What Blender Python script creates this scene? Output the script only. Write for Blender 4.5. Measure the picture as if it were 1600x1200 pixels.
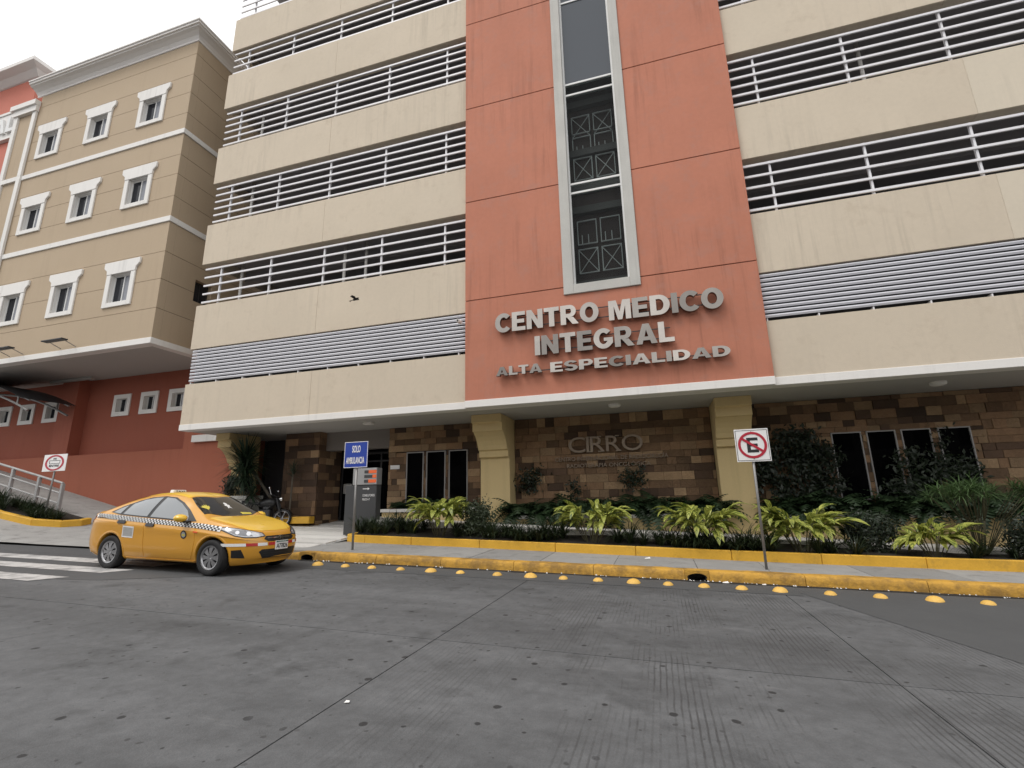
import bpy, bmesh, math, random
from mathutils import Vector, Matrix
from mathutils.bvhtree import BVHTree
R = math.radians
random.seed(7)
S = bpy.context.scene
C = S.collection
D = bpy.data
for o in list(D.objects): D.objects.remove(o)

# ------------------------------------------------------------------ camera, sky, sun, exposure
cam = D.cameras.new('camera'); cam.sensor_width = 36.0; cam.lens = 36.0 * 753.61 / 1600.0
cam.clip_start = 0.05; cam.clip_end = 600
cam_o = D.objects.new('camera', cam); C.objects.link(cam_o); S.camera = cam_o
PITCH, ROLL, YAW = R(13.39450), R(-1.19613), R(-16.32781)
fw = Vector((math.sin(YAW) * math.cos(PITCH), math.cos(YAW) * math.cos(PITCH), math.sin(PITCH)))
rt = Vector((math.cos(YAW), -math.sin(YAW), 0)); up = rt.cross(fw)
r2 = rt * math.cos(ROLL) + up * math.sin(ROLL); u2 = -rt * math.sin(ROLL) + up * math.cos(ROLL)
M = Matrix((r2, u2, -fw)).transposed().to_4x4(); M.translation = (0, 0, 1.45)
cam_o.matrix_world = M

w = D.worlds.new('World'); S.world = w; w.use_nodes = True
nt = w.node_tree; nt.nodes.clear()
SUN_AZ, SUN_EL = R(215), R(58)          # compass from +Y towards +X
sky = nt.nodes.new('ShaderNodeTexSky'); sky.sky_type = 'NISHITA'; sky.sun_disc = False
sky.sun_elevation = SUN_EL; sky.sun_rotation = SUN_AZ
tc = nt.nodes.new('ShaderNodeTexCoord'); nz = nt.nodes.new('ShaderNodeTexNoise')
nz.inputs['Scale'].default_value = 2.2; nz.inputs['Detail'].default_value = 6
cr = nt.nodes.new('ShaderNodeValToRGB'); cr.color_ramp.elements[0].position = .25; cr.color_ramp.elements[1].position = .6
cr.color_ramp.elements[0].color = (.82, .82, .82, 1); cr.color_ramp.elements[1].color = (.97, .97, .97, 1)
mx = nt.nodes.new('ShaderNodeMix'); mx.data_type = 'RGBA'
mx.inputs[7].default_value = (11.2, 11.15, 11.1, 1)
bg = nt.nodes.new('ShaderNodeBackground'); bg.inputs['Strength'].default_value = 0.1
wo = nt.nodes.new('ShaderNodeOutputWorld')
L = nt.links.new
L(tc.outputs['Generated'], nz.inputs['Vector']); L(nz.outputs['Fac'], cr.inputs['Fac']); L(cr.outputs['Color'], mx.inputs[0])
L(sky.outputs['Color'], mx.inputs[6]); L(mx.outputs[2], bg.inputs['Color']); L(bg.outputs['Background'], wo.inputs['Surface'])

sun = D.lights.new('sun', 'SUN'); sun.energy = 1.3; sun.angle = R(25); sun.color = (1, .96, .91)
sun_o = D.objects.new('sun', sun); C.objects.link(sun_o)
sd = Vector((math.sin(SUN_AZ) * math.cos(SUN_EL), math.cos(SUN_AZ) * math.cos(SUN_EL), math.sin(SUN_EL)))
sun_o.rotation_euler = sd.to_track_quat('Z', 'Y').to_euler(); sun_o.location = sd * 80
S.view_settings.view_transform = 'Standard'; S.view_settings.look = 'None'
S.view_settings.exposure = 0.3; S.view_settings.gamma = 1.0; S.view_settings.use_curve_mapping = False
S.render.engine = 'CYCLES'
S.cycles.max_bounces = 6; S.cycles.diffuse_bounces = 4; S.cycles.use_denoising = True

# ------------------------------------------------------------------ materials
def srgb(r, g, b):
    f = lambda c: (c / 255 / 12.92) if c / 255 <= .04045 else ((c / 255 + .055) / 1.055) ** 2.4
    return (f(r), f(g), f(b))

def mat(name, col, rough=.8, var=.12, scale=1.2, detail=.1, dscale=40, bump=0.0, bscale=60, metal=0.0, spec=.5,
        streak=0.0, stain=None, coat=0.0, rnd=0.0, stain_amt=.5, transl=0.0, stain_from=.53):
    """base colour with large soft variation, fine grain, optional vertical streaks and relief (all in world space)"""
    m = D.materials.new(name); m.use_nodes = True
    t = m.node_tree; n = t.nodes; b = n['Principled BSDF']; l = t.links.new
    b.inputs['Roughness'].default_value = rough; b.inputs['Metallic'].default_value = metal
    b.inputs['Specular IOR Level'].default_value = spec; b.inputs['Coat Weight'].default_value = coat
    b.inputs['Coat Roughness'].default_value = .06
    geo = n.new('ShaderNodeNewGeometry')
    def noise(sc, det, vec=None, ro=.55):
        q = n.new('ShaderNodeTexNoise'); q.inputs['Scale'].default_value = sc; q.inputs['Detail'].default_value = det
        q.inputs['Roughness'].default_value = ro
        l(vec if vec else geo.outputs['Position'], q.inputs['Vector']); return q.outputs['Fac']
    def math_(op, a, bb):
        q = n.new('ShaderNodeMath'); q.operation = op
        for i, v in enumerate((a, bb)):
            if isinstance(v, (int, float)): q.inputs[i].default_value = v
            else: l(v, q.inputs[i])
        return q.outputs[0]
    v = math_('MULTIPLY_ADD', noise(scale, 4), 2 * var); v.node.inputs[2].default_value = 1 - var
    if detail:
        d = math_('MULTIPLY_ADD', noise(dscale, 3), 2 * detail); d.node.inputs[2].default_value = 1 - detail
        v = math_('MULTIPLY', v, d)
    if rnd:
        oi = n.new('ShaderNodeObjectInfo')
        d = math_('MULTIPLY_ADD', oi.outputs['Random'], 2 * rnd); d.node.inputs[2].default_value = 1 - rnd
        v = math_('MULTIPLY', v, d)
    hs = n.new('ShaderNodeVectorMath'); hs.operation = 'SCALE'; hs.inputs[0].default_value = col[:3]
    l(v, hs.inputs['Scale']); out = hs.outputs['Vector']
    if streak:
        mp = n.new('ShaderNodeMapping'); mp.inputs['Scale'].default_value = (3.2, 3.2, .16)
        l(geo.outputs['Position'], mp.inputs['Vector'])
        s1 = noise(1.6, 5, mp.outputs['Vector'], .65); s2 = noise(.35, 2)
        rp = n.new('ShaderNodeMapRange'); rp.inputs['From Min'].default_value = .50; rp.inputs['From Max'].default_value = .74
        l(s1, rp.inputs['Value'])
        r3 = n.new('ShaderNodeMapRange'); r3.inputs['From Min'].default_value = .42; r3.inputs['From Max'].default_value = .62
        l(s2, r3.inputs['Value'])
        f = math_('MULTIPLY', math_('MULTIPLY', rp.outputs[0], r3.outputs[0]), streak)
        mm = n.new('ShaderNodeMix'); mm.data_type = 'RGBA'; l(f, mm.inputs[0]); l(out, mm.inputs[6])
        mm.inputs[7].default_value = tuple(c * .45 for c in col[:3]) + (1,); out = mm.outputs[2]
    if stain:
        s = noise(2.3, 6, None, .7); rp = n.new('ShaderNodeMapRange')
        rp.inputs['From Min'].default_value = stain_from; rp.inputs['From Max'].default_value = stain_from + .15; l(s, rp.inputs['Value'])
        f = math_('MULTIPLY', rp.outputs[0], stain_amt)
        mm = n.new('ShaderNodeMix'); mm.data_type = 'RGBA'; l(f, mm.inputs[0]); l(out, mm.inputs[6])
        mm.inputs[7].default_value = tuple(stain) + (1,); out = mm.outputs[2]
    l(out, b.inputs['Base Color'])
    rr = math_('MULTIPLY_ADD', noise(scale * 3, 3), .16); rr.node.inputs[2].default_value = rough - .08
    l(rr, b.inputs['Roughness'])
    if bump:
        bp = n.new('ShaderNodeBump'); bp.inputs['Strength'].default_value = min(1, bump); bp.inputs['Distance'].default_value = .02
        l(noise(bscale, 5), bp.inputs['Height']); l(bp.outputs['Normal'], b.inputs['Normal'])
    if transl:
        b.inputs['Subsurface Weight'].default_value = 0
        tr = n.new('ShaderNodeBsdfTranslucent'); l(out, tr.inputs['Color'])
        ms = n.new('ShaderNodeMixShader'); ms.inputs[0].default_value = transl
        l(b.outputs[0], ms.inputs[1]); l(tr.outputs[0], ms.inputs[2]); l(ms.outputs[0], n['Material Output'].inputs['Surface'])
    return m

def glass_mat(name, tint, refl=.04, through=.6, rough=.03):
    """a pane: a tinted see-through layer under a fresnel reflection"""
    m = D.materials.new(name); m.use_nodes = True; t = m.node_tree; n = t.nodes; n.clear(); l = t.links.new
    out = n.new('ShaderNodeOutputMaterial'); gl = n.new('ShaderNodeBsdfGlossy'); gl.inputs['Roughness'].default_value = rough
    tr = n.new('ShaderNodeBsdfTransparent'); tr.inputs['Color'].default_value = (through * .95, through, through, 1)
    df = n.new('ShaderNodeBsdfDiffuse'); df.inputs['Color'].default_value = tuple(tint) + (1,)
    fr = n.new('ShaderNodeLayerWeight'); fr.inputs['Blend'].default_value = .1
    mr = n.new('ShaderNodeMath'); mr.operation = 'MULTIPLY_ADD'; mr.inputs[1].default_value = .8; mr.inputs[2].default_value = refl
    l(fr.outputs['Fresnel'], mr.inputs[0])
    a = n.new('ShaderNodeMixShader'); a.inputs[0].default_value = through
    l(df.outputs[0], a.inputs[1]); l(tr.outputs[0], a.inputs[2])
    b = n.new('ShaderNodeMixShader'); l(mr.outputs[0], b.inputs[0]); l(a.outputs[0], b.inputs[1]); l(gl.outputs[0], b.inputs[2])
    l(b.outputs[0], out.inputs['Surface']); return m

MT = {}
MT['cream'] = mat('cream_render', (.57, .49, .385), .85, .085, .7, .05, 9, .15, 50, streak=.4, stain=(.44, .36, .27), stain_amt=.35, stain_from=.56)
MT['cream2'] = mat('cream_render_paler', (.595, .525, .42), .85, .07, .7, .05, 9, .15, 50, streak=.2)  # paler cream for the panels right of the joint
MT['terra'] = mat('terracotta_render', (.46, .178, .112), .85, .13, .8, .07, 8, .15, 50, streak=.65, stain=(.40, .19, .14), stain_amt=.5, stain_from=.52)
MT['white'] = mat('white_paint', (.74, .72, .69), .7, .06, 1, .04, 30, streak=.35)
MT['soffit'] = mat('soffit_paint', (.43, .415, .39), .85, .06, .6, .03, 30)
MT['tan'] = mat('tan_render', (.43, .335, .232), .85, .05, .4, .04, 14, .12, 50, streak=.15)
MT['grey_trim'] = mat('grey_cornice_paint', (.72, .695, .67), .8, .05, .6, .03, 30, streak=.2)
MT['red'] = mat('brick_red_paint', (.30, .085, .05), .85, .08, .5, .05, 15, .1, 40, streak=.3)
MT['redlow'] = mat('brick_red_paint_low', (.34, .105, .06), .85, .08, .5, .05, 15, .1, 40, streak=.35)
MT['redtower'] = mat('salmon_render', (.52, .17, .12), .85, .06, .5, .05, 15)
MT['bar'] = mat('pale_steel_bar', (.72, .71, .73), .45, .05, 3, .03, 50)
MT['louver'] = mat('pale_grey_louver', (.58, .58, .62), .5, .07, .8, .03, 50)
MT['concrete'] = mat('grey_concrete', (.47, .46, .43), .85, .15, 1.5, .1, 30, .2, 40, streak=.5)
MT['dark'] = mat('dark_interior', (.05, .048, .05), .9, .2, .5)
MT['interior'] = mat('parking_concrete', (.26, .25, .26), .9, .2, .6)
MT['darkmetal'] = mat('dark_metal', (.03, .03, .032), .5, .2, 3)
MT['frame_w'] = mat('white_aluminium', (.7, .7, .69), .4, .04, 3)
MT['alu'] = mat('brushed_aluminium', (.55, .55, .55), .32, .12, 3, .1, 80, metal=1.0)
MT['steel'] = mat('brushed_stainless', (.34, .31, .28), .2, .3, 1.4, .1, 60, metal=1.0, rnd=.38)
MT['column'] = mat('mustard_cream_render', (.60, .46, .235), .85, .06, .8, .05, 20, .1, 40, streak=.2)
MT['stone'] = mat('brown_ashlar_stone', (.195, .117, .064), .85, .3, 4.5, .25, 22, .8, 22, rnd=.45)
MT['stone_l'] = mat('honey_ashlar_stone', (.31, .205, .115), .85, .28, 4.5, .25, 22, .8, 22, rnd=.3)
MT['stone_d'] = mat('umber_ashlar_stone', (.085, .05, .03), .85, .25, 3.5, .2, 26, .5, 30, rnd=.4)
MT['mortar'] = mat('stone_bed', (.045, .032, .024), .95, .2, 3)
MT['yellow'] = mat('yellow_kerb_paint', (.66, .37, .035), .6, .14, 2.5, .12, 30, .25, 30, stain=(.16, .11, .04), stain_amt=.35)
MT['yellow_worn'] = mat('worn_yellow_kerb_paint', (.52, .285, .04), .75, .2, 1.4, .16, 22, .6, 18, stain=(.20, .115, .03), stain_amt=.75, stain_from=.44)
MT['stud'] = mat('yellow_stud_paint', (.72, .44, .10), .6, .18, 9, .15, 60, .4, 30, rnd=.1)
MT['walk'] = mat('pavement_concrete', (.27, .265, .255), .9, .2, 1.6, .14, 40, .3, 50, rnd=.12, stain=(.12, .115, .11))
MT['tile'] = mat('pale_floor_tile', (.58, .56, .53), .6, .14, 1.2, .08, 30, rnd=.08)
MT['soil'] = mat('dark_soil', (.025, .02, .015), 1, .4, 6, .3, 40, .8, 30)
MT['rubber'] = mat('tyre_rubber', (.012, .012, .013), .75, .2, 8)
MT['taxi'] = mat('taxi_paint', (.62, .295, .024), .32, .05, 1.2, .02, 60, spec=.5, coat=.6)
MT['taxi_skylit'] = mat('taxi_paint_skylit', (.82, .51, .045), .3, .04, 1.2, .02, 60, spec=.5, coat=.6)  # same paint made lighter: sky light on upward panels put into the colour
MT['blackplastic'] = mat('black_plastic', (.012, .012, .013), .45, .1, 5)
MT['chrome'] = mat('chrome', (.75, .75, .76), .12, .05, 5, metal=1.0)
MT['rim'] = mat('silver_wheel_cover', (.42, .42, .43), .3, .1, 6, metal=.9)
MT['lamp_lens'] = mat('headlamp_lens', (.55, .56, .58), .1, .25, 12, .1, 30, coat=1.0, metal=.45)
MT['lamp_inner'] = mat('headlamp_inner', (.20, .20, .21), .2, .3, 14, coat=1.0, metal=.6)
MT['tail'] = mat('red_lamp_lens', (.35, .02, .015), .15, .1, 9, coat=1.0)
MT['carglass'] = mat('side_window_glass', (.20, .215, .225), .06, .10, 1.2, .02, 30, spec=.8, coat=1.0)
MT['windscreen'] = mat('windscreen_glass', (.016, .015, .013), .1, .3, 1.5, .05, 20, spec=.4, coat=.25)
MT['decal_w'] = mat('white_decal', (.75, .75, .74), .45, .04, 9)
MT['decal_r'] = mat('red_decal', (.45, .02, .02), .45, .06, 9)
MT['decal_y'] = mat('yellow_decal', (.62, .52, .08), .5, .06, 9)
MT['decal_g'] = mat('grey_decal', (.36, .36, .35), .5, .25, 26, .2, 60)
MT['plate_g'] = mat('green_plate_band', (.02, .12, .09), .5, .05, 9)
MT['ink'] = mat('black_ink', (.015, .015, .018), .6, .05, 9)
MT['signblue'] = mat('blue_sign_paint', (.012, .045, .32), .45, .05, 5)
MT['signwhite'] = mat('white_sign_paint', (.78, .77, .76), .45, .05, 5)
MT['signred'] = mat('red_sign_paint', (.42, .015, .035), .45, .05, 5)
MT['rail_grey'] = mat('weathered_grey_rail', (.36, .355, .35), .5, .18, 4)
MT['galv'] = mat('galvanised_post', (.26, .255, .25), .45, .2, 7, .1, 40, metal=.6)
MT['totem'] = mat('charcoal_sign_panel', (.045, .046, .048), .5, .1, 2)
MT['totem_top'] = mat('silver_sign_panel', (.40, .40, .40), .35, .1, 2, metal=.5)
MT['orange'] = mat('orange_vinyl', (.75, .13, .03), .5, .05, 5)
MT['grass'] = mat('lily_turf_leaf', (.022, .036, .014), .5, .3, 3, .2, 30, rnd=.3, transl=.2)
MT['fern'] = mat('fern_leaf', (.022, .045, .016), .55, .35, 3, .2, 30, rnd=.25, transl=.2)
MT['vine'] = mat('climber_leaf', (.018, .028, .014), .45, .35, 4, .2, 30, rnd=.25, transl=.15)
MT['shrub'] = mat('shrub_leaf', (.035, .052, .02), .5, .35, 5, .2, 30, rnd=.25, transl=.2)
MT['yucca'] = mat('sword_leaf', (.022, .040, .02), .45, .3, 4, .2, 30, transl=.15)
MT['umbrella'] = mat('umbrella_sedge_leaf', (.075, .13, .045), .5, .35, 4, .2, 30, transl=.25)
MT['stem'] = mat('green_brown_stem', (.06, .055, .025), .7, .25, 6)
MT['trunk'] = mat('grey_brown_bark', (.10, .085, .065), .9, .3, 8, .2, 40, .5, 30)
MT['bird'] = mat('dark_feathers', (.02, .018, .016), .8, .2, 20)
MT['paper'] = mat('litter_paper', (.75, .74, .72), .8, .05, 20)
MT['paintline'] = mat('worn_road_paint', (.50, .49, .48), .8, .2, 3, .2, 30, stain=(.17, .17, .17), stain_amt=.75, stain_from=.47)

def ginger_mat():
    """long leaf, green with creamy yellow feather stripes running out from the midrib"""
    m = D.materials.new('variegated_ginger_leaf'); m.use_nodes = True; t = m.node_tree; n = t.nodes; l = t.links.new
    b = n['Principled BSDF']; b.inputs['Roughness'].default_value = .42
    uv = n.new('ShaderNodeUVMap'); sp = n.new('ShaderNodeSeparateXYZ'); l(uv.outputs[0], sp.inputs[0])
    oi = n.new('ShaderNodeObjectInfo')
    ab = n.new('ShaderNodeMath'); ab.operation = 'ABSOLUTE'; l(sp.outputs[0], ab.inputs[0])
    su = n.new('ShaderNodeMath'); su.operation = 'MULTIPLY_ADD'; su.inputs[1].default_value = -.22; l(ab.outputs[0], su.inputs[0]); l(sp.outputs[1], su.inputs[2])
    ad = n.new('ShaderNodeMath'); ad.operation = 'ADD'; l(su.outputs[0], ad.inputs[0]); l(oi.outputs['Random'], ad.inputs[1])
    cb = n.new('ShaderNodeCombineXYZ'); l(ad.outputs[0], cb.inputs[1]); l(oi.outputs['Random'], cb.inputs[0])
    nz = n.new('ShaderNodeTexNoise'); nz.inputs['Scale'].default_value = 11; nz.inputs['Detail'].default_value = 2
    l(cb.outputs[0], nz.inputs['Vector'])
    r = n.new('ShaderNodeValToRGB'); e = r.color_ramp.elements
    e[0].position = .42; e[0].color = (.085, .13, .022, 1); e[1].position = .56; e[1].color = (.50, .52, .12, 1)
    l(nz.outputs['Fac'], r.inputs['Fac']); l(r.outputs['Color'], b.inputs['Base Color'])
    tr = n.new('ShaderNodeBsdfTranslucent'); l(r.outputs['Color'], tr.inputs['Color'])
    ms = n.new('ShaderNodeMixShader'); ms.inputs[0].default_value = .3; l(b.outputs[0], ms.inputs[1]); l(tr.outputs[0], ms.inputs[2])
    l(ms.outputs[0], n['Material Output'].inputs['Surface']); return m
MT['ginger'] = ginger_mat()

def road_mat():
    """old concrete carriageway: tined grooves running across the street, oil spots, tyre-polished lanes"""
    m = mat('road_concrete', (.102, .105, .109), .8, .30, .65, .24, 85, .25, 90, rnd=.05)
    t = m.node_tree; n = t.nodes; l = t.links.new; b = n['Principled BSDF']
    src = b.inputs['Base Color'].links[0].from_socket
    geo = n.new('ShaderNodeNewGeometry')
    def N(sc, det, vec, ro=.5):
        q = n.new('ShaderNodeTexNoise'); q.inputs['Scale'].default_value = sc; q.inputs['Detail'].default_value = det
        q.inputs['Roughness'].default_value = ro; l(vec, q.inputs['Vector']); return q.outputs['Fac']
    def rng(v, a, bb, lo=0., hi=1.):
        q = n.new('ShaderNodeMapRange'); q.inputs['From Min'].default_value = a; q.inputs['From Max'].default_value = bb
        q.inputs['To Min'].default_value = lo; q.inputs['To Max'].default_value = hi; l(v, q.inputs['Value']); return q.outputs[0]
    def mul(a, bb):
        q = n.new('ShaderNodeMath'); q.operation = 'MULTIPLY'
        for i, v in enumerate((a, bb)):
            if isinstance(v, (int, float)): q.inputs[i].default_value = v
            else: l(v, q.inputs[i])
        return q.outputs[0]
    P = geo.outputs['Position']
    # grooves: wave along x, faded where worn
    wv = n.new('ShaderNodeTexWave'); wv.wave_type = 'BANDS'; wv.bands_direction = 'X'; wv.inputs['Scale'].default_value = 6.5
    wv.inputs['Distortion'].default_value = 1.1; wv.inputs['Detail'].default_value = 1; wv.inputs['Detail Scale'].default_value = .6
    l(P, wv.inputs['Vector'])
    mp = n.new('ShaderNodeMapping'); mp.inputs['Scale'].default_value = (1.0, .35, 1); l(P, mp.inputs['Vector'])
    sep = n.new('ShaderNodeSeparateXYZ'); l(P, sep.inputs[0])
    worn = mul(rng(N(1.1, 6, mp.outputs[0], .72), .46, .58), rng(sep.outputs[0], -2.8, -.2))
    groove = mul(mul(rng(wv.outputs['Fac'], .66, .96), worn), .8)
    # oil spots / chewing gum
    vo = n.new('ShaderNodeTexVoronoi'); vo.voronoi_dimensions = '2D'; vo.inputs['Scale'].default_value = 2.6; vo.inputs['Randomness'].default_value = 1
    wp = n.new('ShaderNodeMixRGB'); wp.blend_type = 'ADD'; wp.inputs[0].default_value = .04
    nn = n.new('ShaderNodeTexNoise'); nn.inputs['Scale'].default_value = 9; l(P, nn.inputs['Vector']); l(P, wp.inputs[1]); l(nn.outputs['Color'], wp.inputs[2])
    l(wp.outputs[0], vo.inputs['Vector'])
    sc = n.new('ShaderNodeSeparateColor'); l(vo.outputs['Color'], sc.inputs[0])
    size = rng(sc.outputs[0], .2, 1, 0, .095)
    lt = n.new('ShaderNodeMath'); lt.operation = 'SUBTRACT'; l(size, lt.inputs[0]); l(vo.outputs['Distance'], lt.inputs[1])
    spot = mul(rng(lt.outputs[0], 0, .02), rng(N(.7, 2, P), .30, .44))
    v2 = n.new('ShaderNodeTexVoronoi'); v2.voronoi_dimensions = '2D'; v2.inputs['Scale'].default_value = 7.5; l(wp.outputs[0], v2.inputs['Vector'])
    s2 = n.new('ShaderNodeSeparateColor'); l(v2.outputs['Color'], s2.inputs[0])
    l2 = n.new('ShaderNodeMath'); l2.operation = 'SUBTRACT'; l(rng(s2.outputs[1], .45, 1, 0, .16), l2.inputs[0]); l(v2.outputs['Distance'], l2.inputs[1])
    dots = mul(mul(rng(l2.outputs[0], 0, .05), rng(N(1.3, 3, P), .42, .56)), .8)
    # long dirty bands along the driving direction
    mp2 = n.new('ShaderNodeMapping'); mp2.inputs['Scale'].default_value = (.18, 1.1, 1); l(P, mp2.inputs['Vector'])
    band = rng(N(.9, 5, mp2.outputs[0], .6), .35, .7, .78, 1.22)
    # pale scuffs
    pale = mul(rng(N(3.1, 7, mp2.outputs[0], .75), .62, .74), .4)
    vm = n.new('ShaderNodeVectorMath'); vm.operation = 'SCALE'; l(src, vm.inputs[0]); l(band, vm.inputs['Scale'])
    def blend(f, a, col):
        q = n.new('ShaderNodeMix'); q.data_type = 'RGBA'; l(f, q.inputs[0]); l(a, q.inputs[6]); q.inputs[7].default_value = col + (1,); return q.outputs[2]
    mott = rng(N(6.5, 8, P, .72), .36, .64, .86, 1.16); blot = rng(N(1.7, 5, P, .6), .56, .70, 1.0, .66)
    vm2 = n.new('ShaderNodeVectorMath'); vm2.operation = 'SCALE'; l(vm.outputs[0], vm2.inputs[0]); l(mul(mott, blot), vm2.inputs['Scale'])
    vc = n.new('ShaderNodeTexVoronoi'); vc.voronoi_dimensions = '2D'; vc.feature = 'DISTANCE_TO_EDGE'; vc.inputs['Scale'].default_value = .33
    w2 = n.new('ShaderNodeMixRGB'); w2.blend_type = 'ADD'; w2.inputs[0].default_value = .55
    n3 = n.new('ShaderNodeTexNoise'); n3.inputs['Scale'].default_value = 1.6; n3.inputs['Detail'].default_value = 7; l(P, n3.inputs['Vector']); l(P, w2.inputs[1]); l(n3.outputs['Color'], w2.inputs[2]); l(w2.outputs[0], vc.inputs['Vector'])
    crack = mul(mul(rng(vc.outputs['Distance'], .0045, .0, 0, 1), rng(N(.45, 2, P), .50, .56)), .55)
    o = blend(pale, vm2.outputs[0], (.21, .21, .21)); o = blend(crack, o, (.03, .03, .03)); o = blend(groove, o, (.045, .045, .046)); o = blend(dots, o, (.04, .04, .041)); o = blend(mul(spot, .9), o, (.018, .018, .019))
    l(o, b.inputs['Base Color'])
    return m
MT['road'] = road_mat()
MT['asphalt'] = mat('smooth_grey_surface', (.074, .077, .080), .75, .16, .9, .12, 80, .3, 120)
MT['grime'] = mat('gutter_grime', (.012, .011, .010), .95, .4, 6, .3, 50)
MT['tar'] = mat('joint_tar', (.04, .04, .04), .9, .2, 5)

# ------------------------------------------------------------------ helpers
def tag(o, label=None, cat=None, group=None, kind=None):
    if label: o['label'] = label
    if cat: o['category'] = cat
    if group: o['group'] = group
    if kind: o['kind'] = kind
    return o
def thing(name, loc, label, cat, group=None, rot=None):
    o = D.objects.new(name, None); o.empty_display_size = .2; C.objects.link(o); o.location = loc
    if rot: o.rotation_euler = rot
    return tag(o, label, cat, group)
def link(name, me, parent=None, local=False):
    o = D.objects.new(name, me); C.objects.link(o)
    if parent:
        o.parent = parent
        if not local and parent.parent is None and parent.type == 'EMPTY':
            o.matrix_parent_inverse = Matrix.Translation(-Vector(parent.location))
    return o
def mesh(name, vs, fs, m, parent=None, smooth=False, local=False, mats=None, fm=None):
    me = D.meshes.new(name); me.from_pydata([tuple(v) for v in vs], [], fs)
    for q in (mats or [m]): me.materials.append(q)
    if fm: me.polygons.foreach_set('material_index', fm)
    if smooth: me.polygons.foreach_set('use_smooth', [True] * len(me.polygons))
    me.update()
    return link(name, me, parent, local)
class MB:
    """collects shapes and links them as one mesh object"""
    def __init__(s): s.v = []; s.f = []
    def add(s, vs, fs):
        k = len(s.v); s.v += [Vector(v) for v in vs]; s.f += [tuple(i + k for i in f) for f in fs]
    def box(s, x0, x1, y0, y1, z0, z1, M=None):
        vs = [Vector((x, y, z)) for x in (x0, x1) for y in (y0, y1) for z in (z0, z1)]
        if M: vs = [M @ v for v in vs]
        s.add(vs, [(0, 1, 3, 2), (4, 6, 7, 5), (0, 4, 5, 1), (2, 3, 7, 6), (0, 2, 6, 4), (1, 5, 7, 3)])
    def bar(s, a, b, r, n=6, r2=None):
        a = Vector(a); b = Vector(b); d = (b - a).normalized(); u = d.orthogonal().normalized(); v = d.cross(u)
        r2 = r if r2 is None else r2
        vs = [a + (u * math.cos(2 * math.pi * i / n) + v * math.sin(2 * math.pi * i / n)) * r for i in range(n)]
        vs += [b + (u * math.cos(2 * math.pi * i / n) + v * math.sin(2 * math.pi * i / n)) * r2 for i in range(n)]
        s.add(vs, [(i, (i + 1) % n, n + (i + 1) % n, n + i) for i in range(n)] + [tuple(range(n - 1, -1, -1)), tuple(range(n, 2 * n))])
    def tube(s, pts, r, n=6):
        for a, b in zip(pts, pts[1:]): s.bar(a, b, r, n)
    def lathe(s, prof, n=24, M=None, arc=1.0):
        """prof: (radius, height) about local Z"""
        k = len(prof); vs = []
        for i in range(n):
            a = 2 * math.pi * arc * i / n
            for r, h in prof: vs.append(Vector((r * math.cos(a), r * math.sin(a), h)))
        if M: vs = [M @ v for v in vs]
        s.add(vs, [(i * k + j, ((i + 1) % n) * k + j, ((i + 1) % n) * k + j + 1, i * k + j + 1) for i in range(n) for j in range(k - 1)])
    def prism(s, poly, axis, a, b):
        """poly of 2-tuples extruded along axis 'x','y' or 'z' from a to b"""
        n = len(poly)
        mk = {'y': lambda p, t: (p[0], t, p[1]), 'x': lambda p, t: (t, p[0], p[1]), 'z': lambda p, t: (p[0], p[1], t)}[axis]
        vs = [mk(p, a) for p in poly] + [mk(p, b) for p in poly]
        s.add(vs, [tuple(range(n)), tuple(range(2 * n - 1, n - 1, -1))] + [(i, n + i, n + (i + 1) % n, (i + 1) % n) for i in range(n)])
    def build(s, name, m, parent=None, smooth=False, local=False, bevel=0, seg=1, angle=None):
        me = D.meshes.new(name); me.from_pydata([tuple(v) for v in s.v], [], s.f); me.materials.append(m)
        bm = bmesh.new(); bm.from_mesh(me)
        bmesh.ops.recalc_face_normals(bm, faces=bm.faces)
        if bevel:
            es = [e for e in bm.edges if len(e.link_faces) == 2 and e.calc_face_angle(0) > .5]
            bmesh.ops.bevel(bm, geom=es, offset=bevel, segments=seg, affect='EDGES', profile=.6)
        bm.to_mesh(me); bm.free()
        if smooth:
            me.polygons.foreach_set('use_smooth', [True] * len(me.polygons))
            if angle:
                me.set_sharp_from_angle(angle=angle)
        me.update()
        return link(name, me, parent, local)
def box(name, x0, x1, y0, y1, z0, z1, m, parent=None, bevel=0, local=False):
    b = MB(); b.box(x0, x1, y0, y1, z0, z1); return b.build(name, m, parent, bevel=bevel, local=local)

_unit = {}
def unit_box(m):
    """one shared mesh per material: a unit cube with chamfered edges"""
    if m.name not in _unit:
        b = MB(); b.box(-.5, .5, -.5, .5, -.5, .5); o = b.build('block', m); _unit[m.name] = o.data; D.objects.remove(o)
    return _unit[m.name]
def piece(name, x0, x1, y0, y1, z0, z1, m, parent):
    o = link(name, unit_box(m), parent)
    o.location = ((x0 + x1) / 2, (y0 + y1) / 2, (z0 + z1) / 2); o.scale = (x1 - x0, y1 - y0, z1 - z0); return o

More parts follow.
